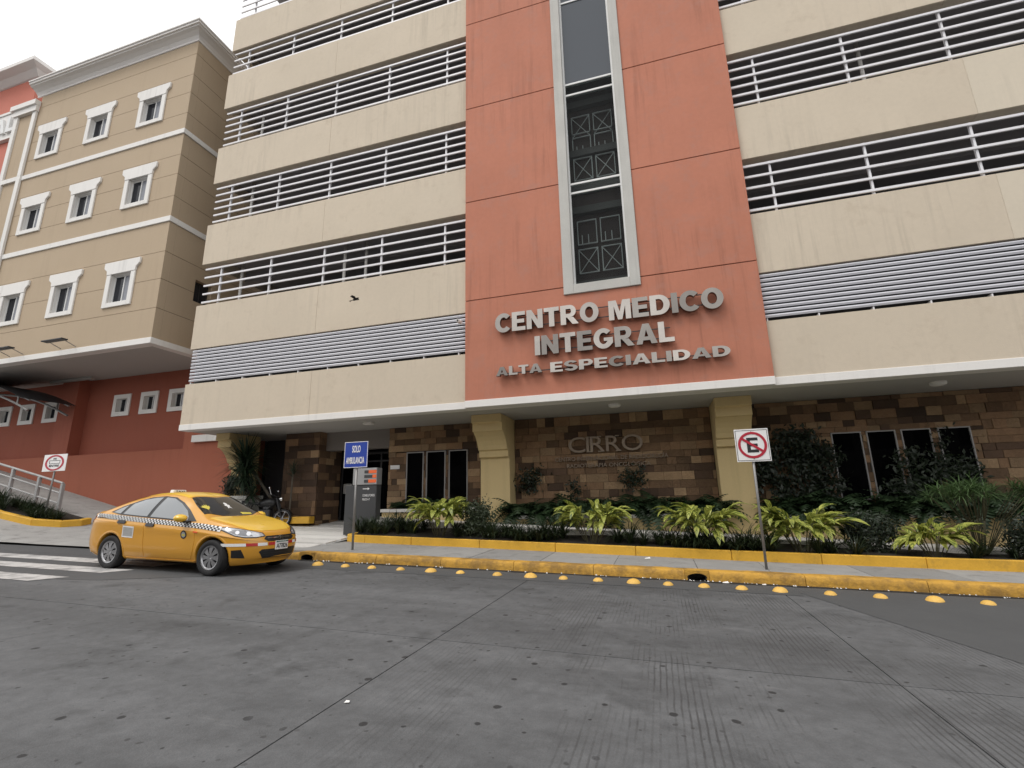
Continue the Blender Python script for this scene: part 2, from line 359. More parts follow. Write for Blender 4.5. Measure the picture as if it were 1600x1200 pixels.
FONTC = {}
def text_mesh(body, size, depth, off=0.0, shear=0.0, serif=False):
    cu = D.curves.new('lettering', 'FONT'); cu.body = body; cu.size = size; cu.extrude = depth / 2; cu.offset = off; cu.shear = shear
    cu.resolution_u = 4
    o = D.objects.new('lettering', cu); C.objects.link(o); dg = bpy.context.evaluated_depsgraph_get(); dg.update()
    me = D.meshes.new_from_object(o.evaluated_get(dg)); D.objects.remove(o); D.curves.remove(cu)
    return me
def bounds(me):
    xs = [v.co.x for v in me.vertices]; ys = [v.co.y for v in me.vertices]
    return min(xs), max(xs), min(ys), max(ys)
def text_block(name, body, x0, x1, z0, z1, Mx, m, parent, depth=.004, off=0.0, local=False):
    """flat lettering stretched to the rectangle x0..x1, z0..z1 of the plane given by matrix Mx (x right, y up, z out)"""
    me = text_mesh(body, 1.0, 0.02, off); a, b, c, d = bounds(me)
    sx = (x1 - x0) / (b - a); sy = (z1 - z0) / (d - c)
    for v in me.vertices:
        v.co = Mx @ Vector((x0 + (v.co.x - a) * sx, z0 + (v.co.y - c) * sy, (v.co.z / .02 + .5) * depth))
    me.materials.clear(); me.materials.append(m); me.update()
    return link(name, me, parent, local)
def wallM(y):      # plane facing -Y at depth y: local x->X, y->Z, z-> -Y
    return Matrix(((1, 0, 0, 0), (0, 0, -1, y), (0, 1, 0, 0), (0, 0, 0, 1)))

SL = -.028
def road_z(x): return SL * x

# ================================================================== SETTING
def sheet(name, xs, ys, zf, m, kind='structure', parent=None, th=0.0):
    vs = [(x, y, zf(x, y)) for x in xs for y in ys]; n = len(ys)
    fs = [(i * n + j, (i + 1) * n + j, (i + 1) * n + j + 1, i * n + j + 1) for i in range(len(xs) - 1) for j in range(n - 1)]
    o = mesh(name, vs, fs, m, parent, smooth=True)
    if not parent: tag(o, kind=kind)
    return o
def lin(a, b, n): return [a + (b - a) * i / n for i in range(n + 1)]
def smax(a, b, k=.35): 
    h = max(0, min(1, .5 + .5 * (a - b) / k)); return b + (a - b) * h + k * h * (1 - h)

# the earth below everything, wide enough for the horizon, then the carriageway laid in concrete slabs on it
def earth_z(x, y): return SL * max(-60, min(60, x)) - .12
sheet('ground', [-300, -60, -20, 0, 20, 60, 300], [-300, -40, 0, 9.5, 30, 300], earth_z, MT['soil'])
road = sheet('road', [-60, -20, 0, 20, 60], [-30, 0, 9.56], lambda x, y: SL * x - .014, MT['tar'])
XE = [-60, -30, -14.4, -2.33, 1.70, 5.74, 9.78, 14, 30, 60]; YE = [-20, -8.5, -4.0, .42, 4.95, 9.555]
for i in range(len(XE) - 1):
    for j in range(len(YE) - 1):
        g = .0065
        mb = MB()
        x0, x1, y0, y1 = XE[i] + g, XE[i + 1] - g, YE[j] + g, YE[j + 1] - g
        q = [(x0, y0), (x1, y0), (x1, y1), (x0, y1)]
        mb.add([(x, y, SL * x - .02) for x, y in q] + [(x, y, SL * x) for x, y in q],
               [(4, 5, 6, 7), (0, 4, 7, 3), (1, 2, 6, 5), (0, 1, 5, 4), (3, 7, 6, 2)])
        mb.build('concrete_slab', MT['road'], road)
# newer smooth surfacing along the far lane
def strip(name, poly, dz, m, parent):
    vs = [(x, y, SL * x + dz) for x, y in poly]; return mesh(name, vs, [tuple(range(len(poly)))], m, parent)
strip('smooth_patch', [(3.3, 4.99), (14, 4.99), (40, 4.99), (40, 9.54), (2.0, 9.54), (1.95, 8.9)], .004, MT['asphalt'], road)
strip('smooth_patch', [(-60, 8.45), (-9, 8.5), (-4, 8.62), (1.95, 8.66), (1.95, 9.54), (-60, 9.54)], .004, MT['asphalt'], road)
strip('smooth_patch', [(-30, 5.9), (-12.5, 5.7), (-9.2, 6.3), (-7.4, 7.5), (-6.8, 8.44), (-30, 8.40)], .004, MT['asphalt'], road)
for k, (a, b, y0, y1) in enumerate(((-26, -9.95, 5.88, 6.36), (-26, -9.72, 6.84, 7.30), (-26, -9.6, 7.74, 8.20))):
    strip('crossing_stripe', [(a, y0), (b - .22, y0), (b, y1), (a, y1)], .008, MT['paintline'], road)
strip('gutter_line', [(-7.8, 9.46)] + [(-7.7 + .35 * i, 9.43 + random.uniform(-.05, .05)) for i in range(62)] + [(14.1, 9.552), (-7.8, 9.552)], .009, MT['grime'], road)

# ---- kerb with two drain mouths, then the pavement slabs
kerb = tag(D.objects.new('kerb', None), kind='structure'); C.objects.link(kerb)
def kerb_piece(x0, x1, hole=None, h0=.17, h1=.17, m=MT['yellow_worn']):
    n = max(2, int((x1 - x0) / .16)); xs = lin(x0, x1, n); mb = MB()
    prof = lambda h: [(9.555, -.03), (9.562, h * .45), (9.572, h * .84), (9.60, h), (9.70, h + .004), (9.845, h)]
    rows = []
    for i, x in enumerate(xs):
        h = h0 + (h1 - h0) * i / n
        r = []
        for y, z in prof(h):
            j = .006 if 0 < z else 0
            r.append((x, y + random.uniform(-j, j), SL * x + z + random.uniform(-j, j) * .8))
        rows.append(r)
    k = len(rows[0]); vs = [p for r in rows for p in r]
    fs = [(i * k + j, (i + 1) * k + j, (i + 1) * k + j + 1, i * k + j + 1) for i in range(n) for j in range(k - 1)]
    fs += [tuple(range(k - 1, -1, -1)), tuple(n * k + j for j in range(k))]
    mb.add(vs, fs); return mb.build('kerb_stone', m, kerb, smooth=True, angle=R(50))
def drain(xc):
    rx, rz, zc_ = .165, .07, .055; mb = MB(); pts = []
    for i in range(15):
        a = math.pi * (1.12 - 1.24 * i / 14); pts.append((xc + rx * math.cos(a), SL * xc + zc_ + rz * math.sin(a)))
    poly = [(xc - .2, SL * xc - .03), (xc - .2, SL * (xc - .2) + .17), (xc + .2, SL * (xc + .2) + .17), (xc + .2, SL * xc - .03)] + pts[::-1]
    mb.prism(poly, 'y', 9.562, 9.84); mb.build('drain_kerb_stone', MT['yellow_worn'], kerb)
    p = MB(); Mx = Matrix.Translation((xc, 9.575, SL * xc + zc_)) @ Matrix.Rotation(R(-90), 4, 'X') @ Matrix.Diagonal((1, rz / rx, 1, 1))
    p.lathe([(rx * .86, 0), (rx * .985, 0), (rx * .985, .26), (.0, .26), (.0, .25), (rx * .86, .25), (rx * .86, 0)], 24, Mx)
    p.build('drain_pipe', MT['blackplastic'], kerb)
edges = [-7.85, -7.45, -5.9, -4.4, -2.85, -1.3, .31, .71, 2.2, 3.9, 5.4, 7.0, 9, 12, 16]
kerb_piece(-8.9, -7.86, h0=.02, h1=.165)
for a, b in zip(edges, edges[1:]):
    if abs((a + b) / 2 + 7.65) < .05 or abs((a + b) / 2 - .51) < .05: drain((a + b) / 2)
    else: kerb_piece(a + .004, b - .004)
pave = tag(D.objects.new('pavement', None), kind='structure'); C.objects.link(pave)
def pkY(x):       # front line of the yellow bed edging
    pts = [(-8.3, 11.85), (-7.6, 11.72), (-5, 11.62), (-2, 11.42), (1, 11.18), (4, 11.12), (7, 11.28), (12, 11.5), (40, 11.5)]
    if x <= pts[0][0]: return pts[0][1]
    for (a, b), (c, d) in zip(pts, pts[1:]):
        if x <= c: return b + (d - b) * (x - a) / (c - a)
    return 11.5
px = [-8.35, -6.9, -5.35, -3.9, -2.4, -.95, .55, 1.75, 3.3, 4.7, 6.3, 8, 10, 12, 16]
for a, b in zip(px, px[1:]):
    g = .006; mb = MB(); dz = random.uniform(-.004, .004)
    q = [(a + g, 9.852), (b - g, 9.852), (b - g, pkY(b) + .02), (a + g, pkY(a) + .02)]
    mb.add([(x, y, SL * x + .05) for x, y in q] + [(x, y, SL * x + .168 + dz + .01 * (y - 9.85)) for x, y in q],
           [(4, 5, 6, 7), (0, 4, 7, 3), (1, 2, 6, 5), (0, 1, 5, 4), (3, 7, 6, 2)])
    mb.build('pavement_slab', MT['walk'], pave)

# ---- forecourt left of the kerb: driveway apron, entrance ramp and the steep side ramp
def fore_z(x, y):
    base = SL * max(x, -19) + .05 + min(.075 * max(0, y - 9.6), .46)
    ramp = 1.02 - .227 * (x + 18.8) + .058 * (y - 15.1)
    lim = .06 + SL * x + .9 * max(0, y - 9.6)
    if x < -15.5: base = max(base, min(smax(base, ramp), lim))
    return base
sheet('driveway', lin(-45, -8.3, 74), lin(9.56, 19, 38), fore_z, MT['walk'])
# pale grooved tiles running up to the entrance
for k in range(8):
    y0 = 10.6 + k * .62; y1 = y0 + .44
    vs = []
    for dz in (0, .028):
        for x, y in ((-12.4, y0), (-8.42, y0), (-8.42, y1), (-12.4, y1)):
            vs.append((x, y, fore_z(x, y) + dz))
    mb = MB(); mb.add(vs, [(4, 5, 6, 7), (0, 4, 7, 3), (1, 2, 6, 5), (0, 1, 5, 4), (3, 7, 6, 2)])
    mb.build('ramp_tile', MT['tile'], pave)

# ---- strip of pale tiles in front of the planters, planting bed soil
def floor_z(x): return .56 - .05 * (max(-8.6, x) - .2)
xs = lin(-8.5, 13, 36)
for a, b in zip(xs, xs[1:]):
    g = .004; mb = MB(); q = [(a + g, 12.42), (b - g, 12.42), (b - g, 14.40), (a + g, 14.40)]
    mb.add([(x, y, floor_z(x) - .5) for x, y in q] + [(x, y, floor_z(x)) for x, y in q],
           [(4, 5, 6, 7), (0, 4, 7, 3), (1, 2, 6, 5), (0, 1, 5, 4), (3, 7, 6, 2)])
    mb.build('floor_tile', MT['tile'], pave)
def soil_z(x, y):
    a = SL * x + .33; b = floor_z(x) - .06; t = max(0, min(1, (y - pkY(x)) / (12.4 - pkY(x)))); return a + (b - a) * t * .75 + .02 * math.sin(x * 3.1 + y * 5)
soil = []
n = 60; xs = lin(-8.0, 13, n); m_ = 6
vs = []
for x in xs:
    for j in range(m_ + 1):
        y = pkY(x) + .06 + (12.41 - pkY(x) - .06) * j / m_; vs.append((x, y, soil_z(x, y)))
fs = [(i * (m_ + 1) + j, (i + 1) * (m_ + 1) + j, (i + 1) * (m_ + 1) + j + 1, i * (m_ + 1) + j + 1) for i in range(n) for j in range(m_)]
tag(mesh('soil_bed', vs, fs, MT['soil'], smooth=True), kind='structure')
box('bed_back_edge', -7.9, 13, 12.405, 12.418, -.2, .2, MT['concrete'])['kind'] = 'structure'

# yellow edging round the bed
edg = thing('bed_edging', (-1, 11.5, .2), 'low smooth yellow painted edging wall round the planting bed with a rounded end', 'edging wall')
path = [(-7.35, 13.0), (-7.75, 12.85), (-8.08, 12.62), (-8.3, 12.35), (-8.36, 12.1), (-8.28, 11.93), (-8.05, 11.80), (-7.6, 11.72)]
path += [(x, pkY(x)) for x in (-6.2, -4.3, -2.4, -.6, 1.3, 2.9, 4.6, 6.2, 8, 10, 13)]
def offs(i, d):
    a = Vector(path[max(0, i - 1)]); b = Vector(path[min(len(path) - 1, i + 1)]); t = (b - a).normalized(); return Vector(path[i]) + Vector((-t.y, t.x)) * d
groups = [(0, 7)] + [(i, i + 1) for i in range(7, len(path) - 1)]
for a, b in groups:
    mb = MB(); k = b - a + 1; vs = []
    for i in range(a, b + 1):
        p, q = offs(i, 0), offs(i, .13)
        sh = (.004 if i == a else (-.004 if i == b else 0)); 
        for c in (p, q):
            c = Vector((c.x + (sh if a >= 7 else 0), c.y)); z = SL * c.x
            if c.y > 12.1: z += .06 * (c.y - 12.1) / .9
            vs += [(c.x, c.y, z + .10), (c.x, c.y, z + .372)]
    fs = []
    for i in range(k - 1):
        o = i * 4; fs += [(o, o + 4, o + 5, o + 1), (o + 1, o + 5, o + 7, o + 3), (o + 3, o + 7, o + 6, o + 2)]
    fs += [(0, 1, 3, 2), (4 * k - 4, 4 * k - 2, 4 * k - 1, 4 * k - 3)]
    mb.add(vs, fs); mb.build('edging_block', MT['yellow'], edg, bevel=.012)

# ================================================================== MAIN BUILDING
B = thing('medical_building', (-5, 14, .5), 'large cream medical tower with orange centre and open louvred car park floors', 'building')
XL, XR, TX0, TX1, YF = -14.95, 16.0, -4.81, 2.73, 12.0
Z = dict(b0=3.844, b1=4.036, l0=5.404, l1=6.634)
bands = [(8.224, 9.80, 5), (11.368, 13.09, 6), (14.63, 16.41, 6), (18.0, 19.17, 4), (20.73, 22.3, 5)]
panels = [(4.036, 5.404), (6.634, 8.224), (9.80, 11.368), (13.09, 14.63), (16.41, 18.0), (19.17, 20.73), (22.3, 24.0)]
for (x0, x1, mm) in ((XL, -9.9165, 'cream'), (-9.914, TX0, 'cream'), (TX1, 7.7235, 'cream'), (7.726, XR, 'cream2')):
    for z0, z1 in panels:
        box('wall_panel', x0, x1, YF, YF + .34, z0, z1, MT[mm], B, bevel=.006)
# white band at the foot
for x0, x1, y in ((XL, TX0 - .002, 11.975), (TX0, TX1, 11.84), (TX1 + .002, XR, 11.975)):
    box('base_band', x0, x1, y, 12.34, Z['b0'], Z['b1'], MT['white'], B, bevel=.008)
# orange tower: panels between the recessed joints, either side of the tall window
TJ = [4.036, 6.92, 10.07, 13.38, 16.69, 20.0, 24.0]; WX0, WX1, WZ = -1.985, .005, 6.69; g = .011
pb = MB(); pb.prism([(TX0, TJ[0]), (TX1, TJ[0]), (TX1, TJ[1] - g), (WX1, TJ[1] - g), (WX1, WZ), (WX0, WZ), (WX0, TJ[1] - g), (TX0, TJ[1] - g)], 'y', 11.88, 12.34)
pb.build('tower_panel', MT['terra'], B, bevel=.006)
for a, b in zip(TJ[1:], TJ[2:]):
    box('tower_panel', TX0, WX0, 11.88, 12.34, a + g, b - g, MT['terra'], B, bevel=.006)
    box('tower_panel', WX1, TX1, 11.88, 12.34, a + g, b - g, MT['terra'], B, bevel=.006)
box('tower_core', TX0 + .03, WX0 - .002, 11.92, 12.30, 4.1, 23.9, MT['tar'], B)
box('tower_core', WX1 + .002, TX1 - .03, 11.92, 12.30, 4.1, 23.9, MT['tar'], B)
# tall window
W = MB(); W.box(WX0 + .001, WX0 + .27, 11.83, 12.30, WZ, 24); W.box(WX1 - .26, WX1 - .001, 11.83, 12.30, WZ, 24); W.box(WX0 + .27, WX1 - .26, 11.83, 12.30, WZ, WZ + .26)
tw = W.build('tower_window', MT['concrete'], B, bevel=.01)
fx0, fx1 = WX0 + .27, WX1 - .26
zs = [6.95, 9.77, 10.06, 13.06, 13.44, 16.52, 16.9, 20, 24]
F = MB()
F.box(fx0, fx0 + .05, 11.98, 12.06, 6.95, 24); F.box(fx1 - .05, fx1, 11.98, 12.06, 6.95, 24); F.box(fx0 + .05, fx1 - .05, 11.98, 12.06, 6.95, 7.0)
for z in zs[1:-1]: F.box(fx0 + .05, fx1 - .05, 11.982, 12.058, z - .028, z + .028)
F.build('window_frame', MT['frame_w'], tw)
MT['pane_low'] = glass_mat('dark_tinted_pane', (.012, .012, .013), .004, .9)
MT['pane_high'] = glass_mat('sky_reflection_pane', (.055, .065, .08), .07, .12)  # mirrored sky put into the blue-grey colour of the upper panes
for a, b in zip([7.0] + zs[1:], zs[1:]):
    box('pane', fx0 + .05, fx1 - .05, 12.01, 12.022, a + .03, b - .03, MT['pane_high'] if a > 13.2 else MT['pane_low'], tw)
# reflection of the building opposite, shaped as solid bands and crossed panels behind glass
H = MB(); H.box(fx0 - .25, fx1 + .25, 12.76, 12.82, 4.2, 24)
refl_wall = H.build('reflection_wall', mat('reflection_wall_paint', (.06, .035, .03), .8, .2, 1), B)
for z in (7.15, 9.5, 10.2, 11.42, 13.15, 16.6): box('reflection_band', fx0 - .25, fx1 + .25, 12.60, 12.755, z, z + .22, mat('reflection_band_paint', (.10, .085, .08), .8, .1, 1), refl_wall)
scr = mat('reflection_frame_paint', (.60, .57, .55), .7, .1, 4)
for k, zb in enumerate((7.62, 8.52, 10.62, 11.5, 12.1, 14.6)):
    for c in range(2):
        xa = fx0 + .08 + c * .66; xb = xa + .56; q = MB(); t = .022; zt = zb + .76
        q.box(xa, xb, 12.66, 12.70, zb, zb + t); q.box(xa, xb, 12.66, 12.70, zt - t, zt); q.box(xa, xa + t, 12.66, 12.70, zb + t, zt - t); q.box(xb - t, xb, 12.66, 12.70, zb + t, zt - t)
        if k % 2 == 0:
            q.bar((xa, 12.68, zb), (xb, 12.68, zt), .012, 4); q.bar((xb, 12.68, zb), (xa, 12.68, zt), .012, 4)
        else:
            q.box(xa + .12, xa + .14, 12.66, 12.69, zb, zb + .3); q.box(xa + .3, xa + .32, 12.66, 12.69, zb, zb + .3)
        q.build('reflection_panel', scr, refl_wall)
# open car park floors behind the bars
for x0, x1 in ((XL + .02, TX0 + .3), (TX1 - .3, XR)):
    for z0, z1 in panels[1:-1]: box('parking_deck', x0, x1, YF + .345, 27, z0 + .42, z0 + .72, MT['interior'], B)
    for z0, z1, n_ in bands:
        mb = MB()
        for x in lin(x0 + 1.2, x1 - 1.2, 3): mb.box(x - .16, x + .16, 15.2, 15.5, z0 - 1.1, z1 + .8)
        for k in range(6): mb.box(x0, x1, 13.6 + k * 2.2, 13.85 + k * 2.2, z1 - .02, z1 + .42)
        mb.build('deck_beam', MT['interior'], B)
box('back_wall', XL, XR, 27.01, 27.3, 3.9, 24, MT['interior'], B); box('roof_slab', XL, XR, YF + .35, 27.2, 24.0, 24.3, MT['interior'], B)
box('side_wall', XL, XL + .25, 12.36, 27, 3.9, 7.0, MT['cream'], B)
box('tower_back', TX0 + .3, TX1 - .3, 13.45, 13.6, 3.9, 24, MT['dark'], B)
for x in (TX0 + .05, TX1 - .25): box('tower_cheek', x, x + .2, 12.35, 16, 3.9, 24, MT['interior'], B)
for (z0, z1) in panels[1:-1]: box('side_parapet', XL + .05, XL + .3, 12.36, 27, z0, z1, MT['cream'], B)
# rails with posts
barme = {}
def railing(x0, x1, posts, z0, z1, n_):
    r = box('railing', x0, x1, 12.10, 12.13, z0 - .03, z0 - .004, MT['bar'], B)
    h = z1 - z0
    for k in range(n_):
        z = z0 + h * (.085 + .80 * k / (n_ - 1))
        piece('bar', x0, x1, 12.06, 12.10, z - .026, z + .034, MT['bar'], r)
    for x in posts: piece('post', x - .024, x + .024, 12.105, 12.165, z0, z0 + h * .93, MT['bar'], r)
for i, (z0, z1, n_) in enumerate(bands):
    railing(XL + .12, TX0 - .003, [-14.16, -12.02, -9.88, -7.74, -5.57], z0, z1, n_)
    railing(TX1 + .003, XR, [3.39, 5.47, 7.58, 9.7, 11.8, 13.9], z0, z1, n_)
# pale service pipes and columns just inside the openings
for x, y, bi in ((-9.55, 12.75, 0), (-8.85, 12.95, 0), (-13.85, 12.7, 0), (-13.8, 12.7, 1), (-13.7, 12.7, 2), (6.2, 13.0, 1)):
    z0, z1, _ = bands[bi]; q = MB(); q.bar((x, y, z0 - .6), (x, y, z1 + .3), .05, 8); q.build('service_pipe', MT['white'], B, smooth=True)
# louvre screens
for x0, x1 in ((XL + .1, TX0 - .003), (TX1 + .003, XR)):
    lv = box('louver_screen', x0, x1, 12.20, 12.24, Z['l0'] + .002, Z['l1'] - .002, MT['darkmetal'], B)
    for k in range(10):
        z = Z['l0'] + .085 + k * (Z['l1'] - Z['l0'] - .085) / 10
        q = MB(); q.prism([(12.03, z), (12.12, z + .05), (12.12, z + .07), (12.03, z + .076), (12.012, z + .045)], 'x', x0, x1)
        q.build('slat', MT['louver'], lv)
    for k in range(int((x1 - x0) / 1.08) + 1):
        piece('bracket', x0 + .05 + k * 1.08, x0 + .075 + k * 1.08, 12.03, 12.19, Z['l0'] + .005, Z['l0'] + .07, MT['bar'], lv)
# soffit of the overhang with its round lamps
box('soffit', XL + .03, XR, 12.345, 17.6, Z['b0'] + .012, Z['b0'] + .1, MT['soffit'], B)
for x, y in ((-14.2, 13.5), (-.95, 12.95), (6.33, 13.1), (11, 13.1)):
    mb = MB(); mb.lathe([(0, -.075), (.10, -.07), (.15, -.05), (.165, -.02), (.165, .013)], 20, Matrix.Translation((x, y, Z['b0'])))
    mb.build('ceiling_lamp', MT['white'], B, smooth=True)
box('ceiling_lamp', -8.6, -8.3, 12.85, 13.05, Z['b0'] - .06, Z['b0'] + .012, MT['white'], B, bevel=.01)

# corbelled columns
def column(x0, x1, zb):
    prof = [(14.42, zb), (13.80, zb), (13.80, 2.66), (13.68, 2.67), (13.68, 2.86), (13.60, 2.88), (13.55, 3.0), (13.47, 3.13), (13.36, 3.25), (13.26, 3.32), (13.20, 3.37),
            (13.12, 3.375), (13.12, 3.61), (13.02, 3.62), (13.02, Z['b0'] + .01), (14.42, Z['b0'] + .01)]
    mb = MB(); mb.prism([(p[0], p[1]) for p in prof], 'x', x0, x1)
    return mb.build('column', MT['column'], B, bevel=.008)
column(-5.08, -4.17, .3); column(1.54, 2.40, 0); column(-14.5, -13.92, .6)

# ---- stone clad walls: every block its own piece
def stone_wall(name, x0, x1, yf, zb, zt, holes, seed):
    rng = random.Random(seed)
    bk = box(name, x0 + .004, x1 - .004, yf + .03, yf + .3, zb, zt, MT['mortar'], B)
    blocks = []; z = zb + .01
    while z < zt - .05:
        h = rng.choice((.17, .19, .2, .215, .235)); h = min(h, zt - z - .004)
        if zt - z - h < .08: h = zt - z - .006
        x = x0 + rng.uniform(-.3, 0)
        while x < x1:
            l = rng.choice((.2, .27, .33, .38, .42, .48, .56, .64)); a, b = max(x, x0), min(x + l, x1); x += l
            segs = [(a, b, z, z + h)]
            for hx0, hx1, hz0, hz1 in holes:
                out = []
                for s in segs:
                    if s[3] <= hz0 + .01 or s[2] >= hz1 - .01 or s[1] <= hx0 or s[0] >= hx1: out.append(s); continue
                    if s[2] < hz0 - .03: out.append((s[0], s[1], s[2], hz0))
                    if s[3] > hz1 + .03: out.append((s[0], s[1], hz1, s[3]))
                    zz0, zz1 = max(s[2], hz0), min(s[3], hz1)
                    if s[0] < hx0: out.append((s[0], hx0, zz0, zz1))
                    if s[1] > hx1: out.append((hx1, s[1], zz0, zz1))
                segs = out
            blocks += [s for s in segs if s[1] - s[0] > .04]
        z += h
    for i, (a, b, c, d) in enumerate(blocks):
        p = rng.uniform(.0, .04); y0 = yf - p; mm = MT[rng.choices(('stone', 'stone_l', 'stone_d'), (6, 3, 1.3))[0]]
        piece('stone_block', a + .004, b - .004, y0, yf + .05, c + .004, d - .004, mm, bk)
    return bk
winL = [(-7.88, -7.26, 1.0, 3.01), (-7.16, -6.49, 1.0, 3.01), (-6.37, -5.73, 1.0, 3.01)]
winR = [(4.40, 5.08, 1.25, 2.95), (5.19, 5.83, 1.25, 2.95), (5.94, 6.57, 1.25, 2.95), (6.71, 7.38, 1.25, 2.95)]
zt = Z['b0'] + .01
stone_wall('stone_wall', -8.55, -5.09, 14.40, .62, zt, winL, 1)
stone_wall('stone_wall', -4.16, 1.53, 14.40, .40, zt, [], 2)
stone_wall('stone_wall', 2.41, 9.6, 14.40, .10, zt, winR, 3)
box('stone_wall_end', 9.61, XR, 14.40, 14.7, -.3, zt, MT['stone'], B)
MT['pane_dark'] = glass_mat('black_tinted_pane', (.003, .003, .0035), .001, .1)
MT['window_alu'] = mat('dull_window_aluminium', (.36, .35, .34), .45, .1, 3)
for hx0, hx1, hz0, hz1 in winL + winR:
    mb = MB(); t = .028
    mb.box(hx0, hx0 + t, 14.36, 14.44, hz0, hz1); mb.box(hx1 - t, hx1, 14.36, 14.44, hz0, hz1)
    mb.box(hx0 + t, hx1 - t, 14.36, 14.44, hz1 - t, hz1); mb.box(hx0 + t, hx1 - t, 14.36, 14.44, hz0, hz0 + t)
    f = mb.build('window', MT['window_alu'], B); box('pane', hx0 + t, hx1 - t, 14.40, 14.415, hz0 + t, hz1 - t, MT['pane_dark'], f)
    
# stone pillar at the entrance: front and right-hand faces, recess shade put into a darker block mix
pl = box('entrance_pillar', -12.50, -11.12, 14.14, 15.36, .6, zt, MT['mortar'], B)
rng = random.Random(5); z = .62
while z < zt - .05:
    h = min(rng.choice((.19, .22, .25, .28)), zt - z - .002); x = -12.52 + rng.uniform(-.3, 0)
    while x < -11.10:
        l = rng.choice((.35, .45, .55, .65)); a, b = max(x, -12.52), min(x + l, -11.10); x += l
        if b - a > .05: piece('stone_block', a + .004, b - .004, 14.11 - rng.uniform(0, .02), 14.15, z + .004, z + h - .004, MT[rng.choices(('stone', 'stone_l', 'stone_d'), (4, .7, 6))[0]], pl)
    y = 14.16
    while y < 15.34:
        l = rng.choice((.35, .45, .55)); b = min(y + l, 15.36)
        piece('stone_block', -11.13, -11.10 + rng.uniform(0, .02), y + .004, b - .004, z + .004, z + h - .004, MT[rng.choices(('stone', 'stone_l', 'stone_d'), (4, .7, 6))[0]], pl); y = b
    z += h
# door beam, dark glazed entrance, recess behind
box('door_beam', -11.08, -8.56, 14.45, 14.75, 3.22, zt, mat('beam_paint', (.20, .18, .165), .85, .1, 1), B)
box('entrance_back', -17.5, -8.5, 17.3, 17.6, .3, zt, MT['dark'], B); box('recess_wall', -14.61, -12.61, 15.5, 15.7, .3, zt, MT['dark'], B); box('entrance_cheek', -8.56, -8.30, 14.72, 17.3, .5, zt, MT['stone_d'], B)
dr = MB()
for x in (-11.05, -10.25, -9.45, -8.62): dr.box(x - .03, x + .03, 15.40, 15.46, .72, 3.2)
dr.box(-11.05, -8.62, 15.401, 15.459, 3.12, 3.2); dr.box(-11.05, -8.62, 15.401, 15.459, 2.85, 2.9)
door = dr.build('entrance_door', MT['darkmetal'], B)
for a, b in ((-11.02, -10.28), (-10.22, -9.48), (-9.42, -8.65)): box('pane', a, b, 15.425, 15.435, .74, 2.85, MT['pane_dark'], door)
box('notice', -10.95, -10.62, 15.385, 15.395, 1.75, 2.1, MT['decal_g'], door)
box('notice', -10.1, -9.86, 15.385, 15.395, 1.45, 1.8, MT['decal_g'], door)
box('ground_floor_wall', -8.29, XR, 15.0, 15.2, -.5, zt, MT['dark'], B)
box('entrance_kerb', -12.45, -11.0, 13.72, 14.0, .80, 1.02, MT['yellow'], B, bevel=.015)
box('side_wall', -12.6, -12.51, 14.3, 17.3, .5, zt, MT['dark'], B)

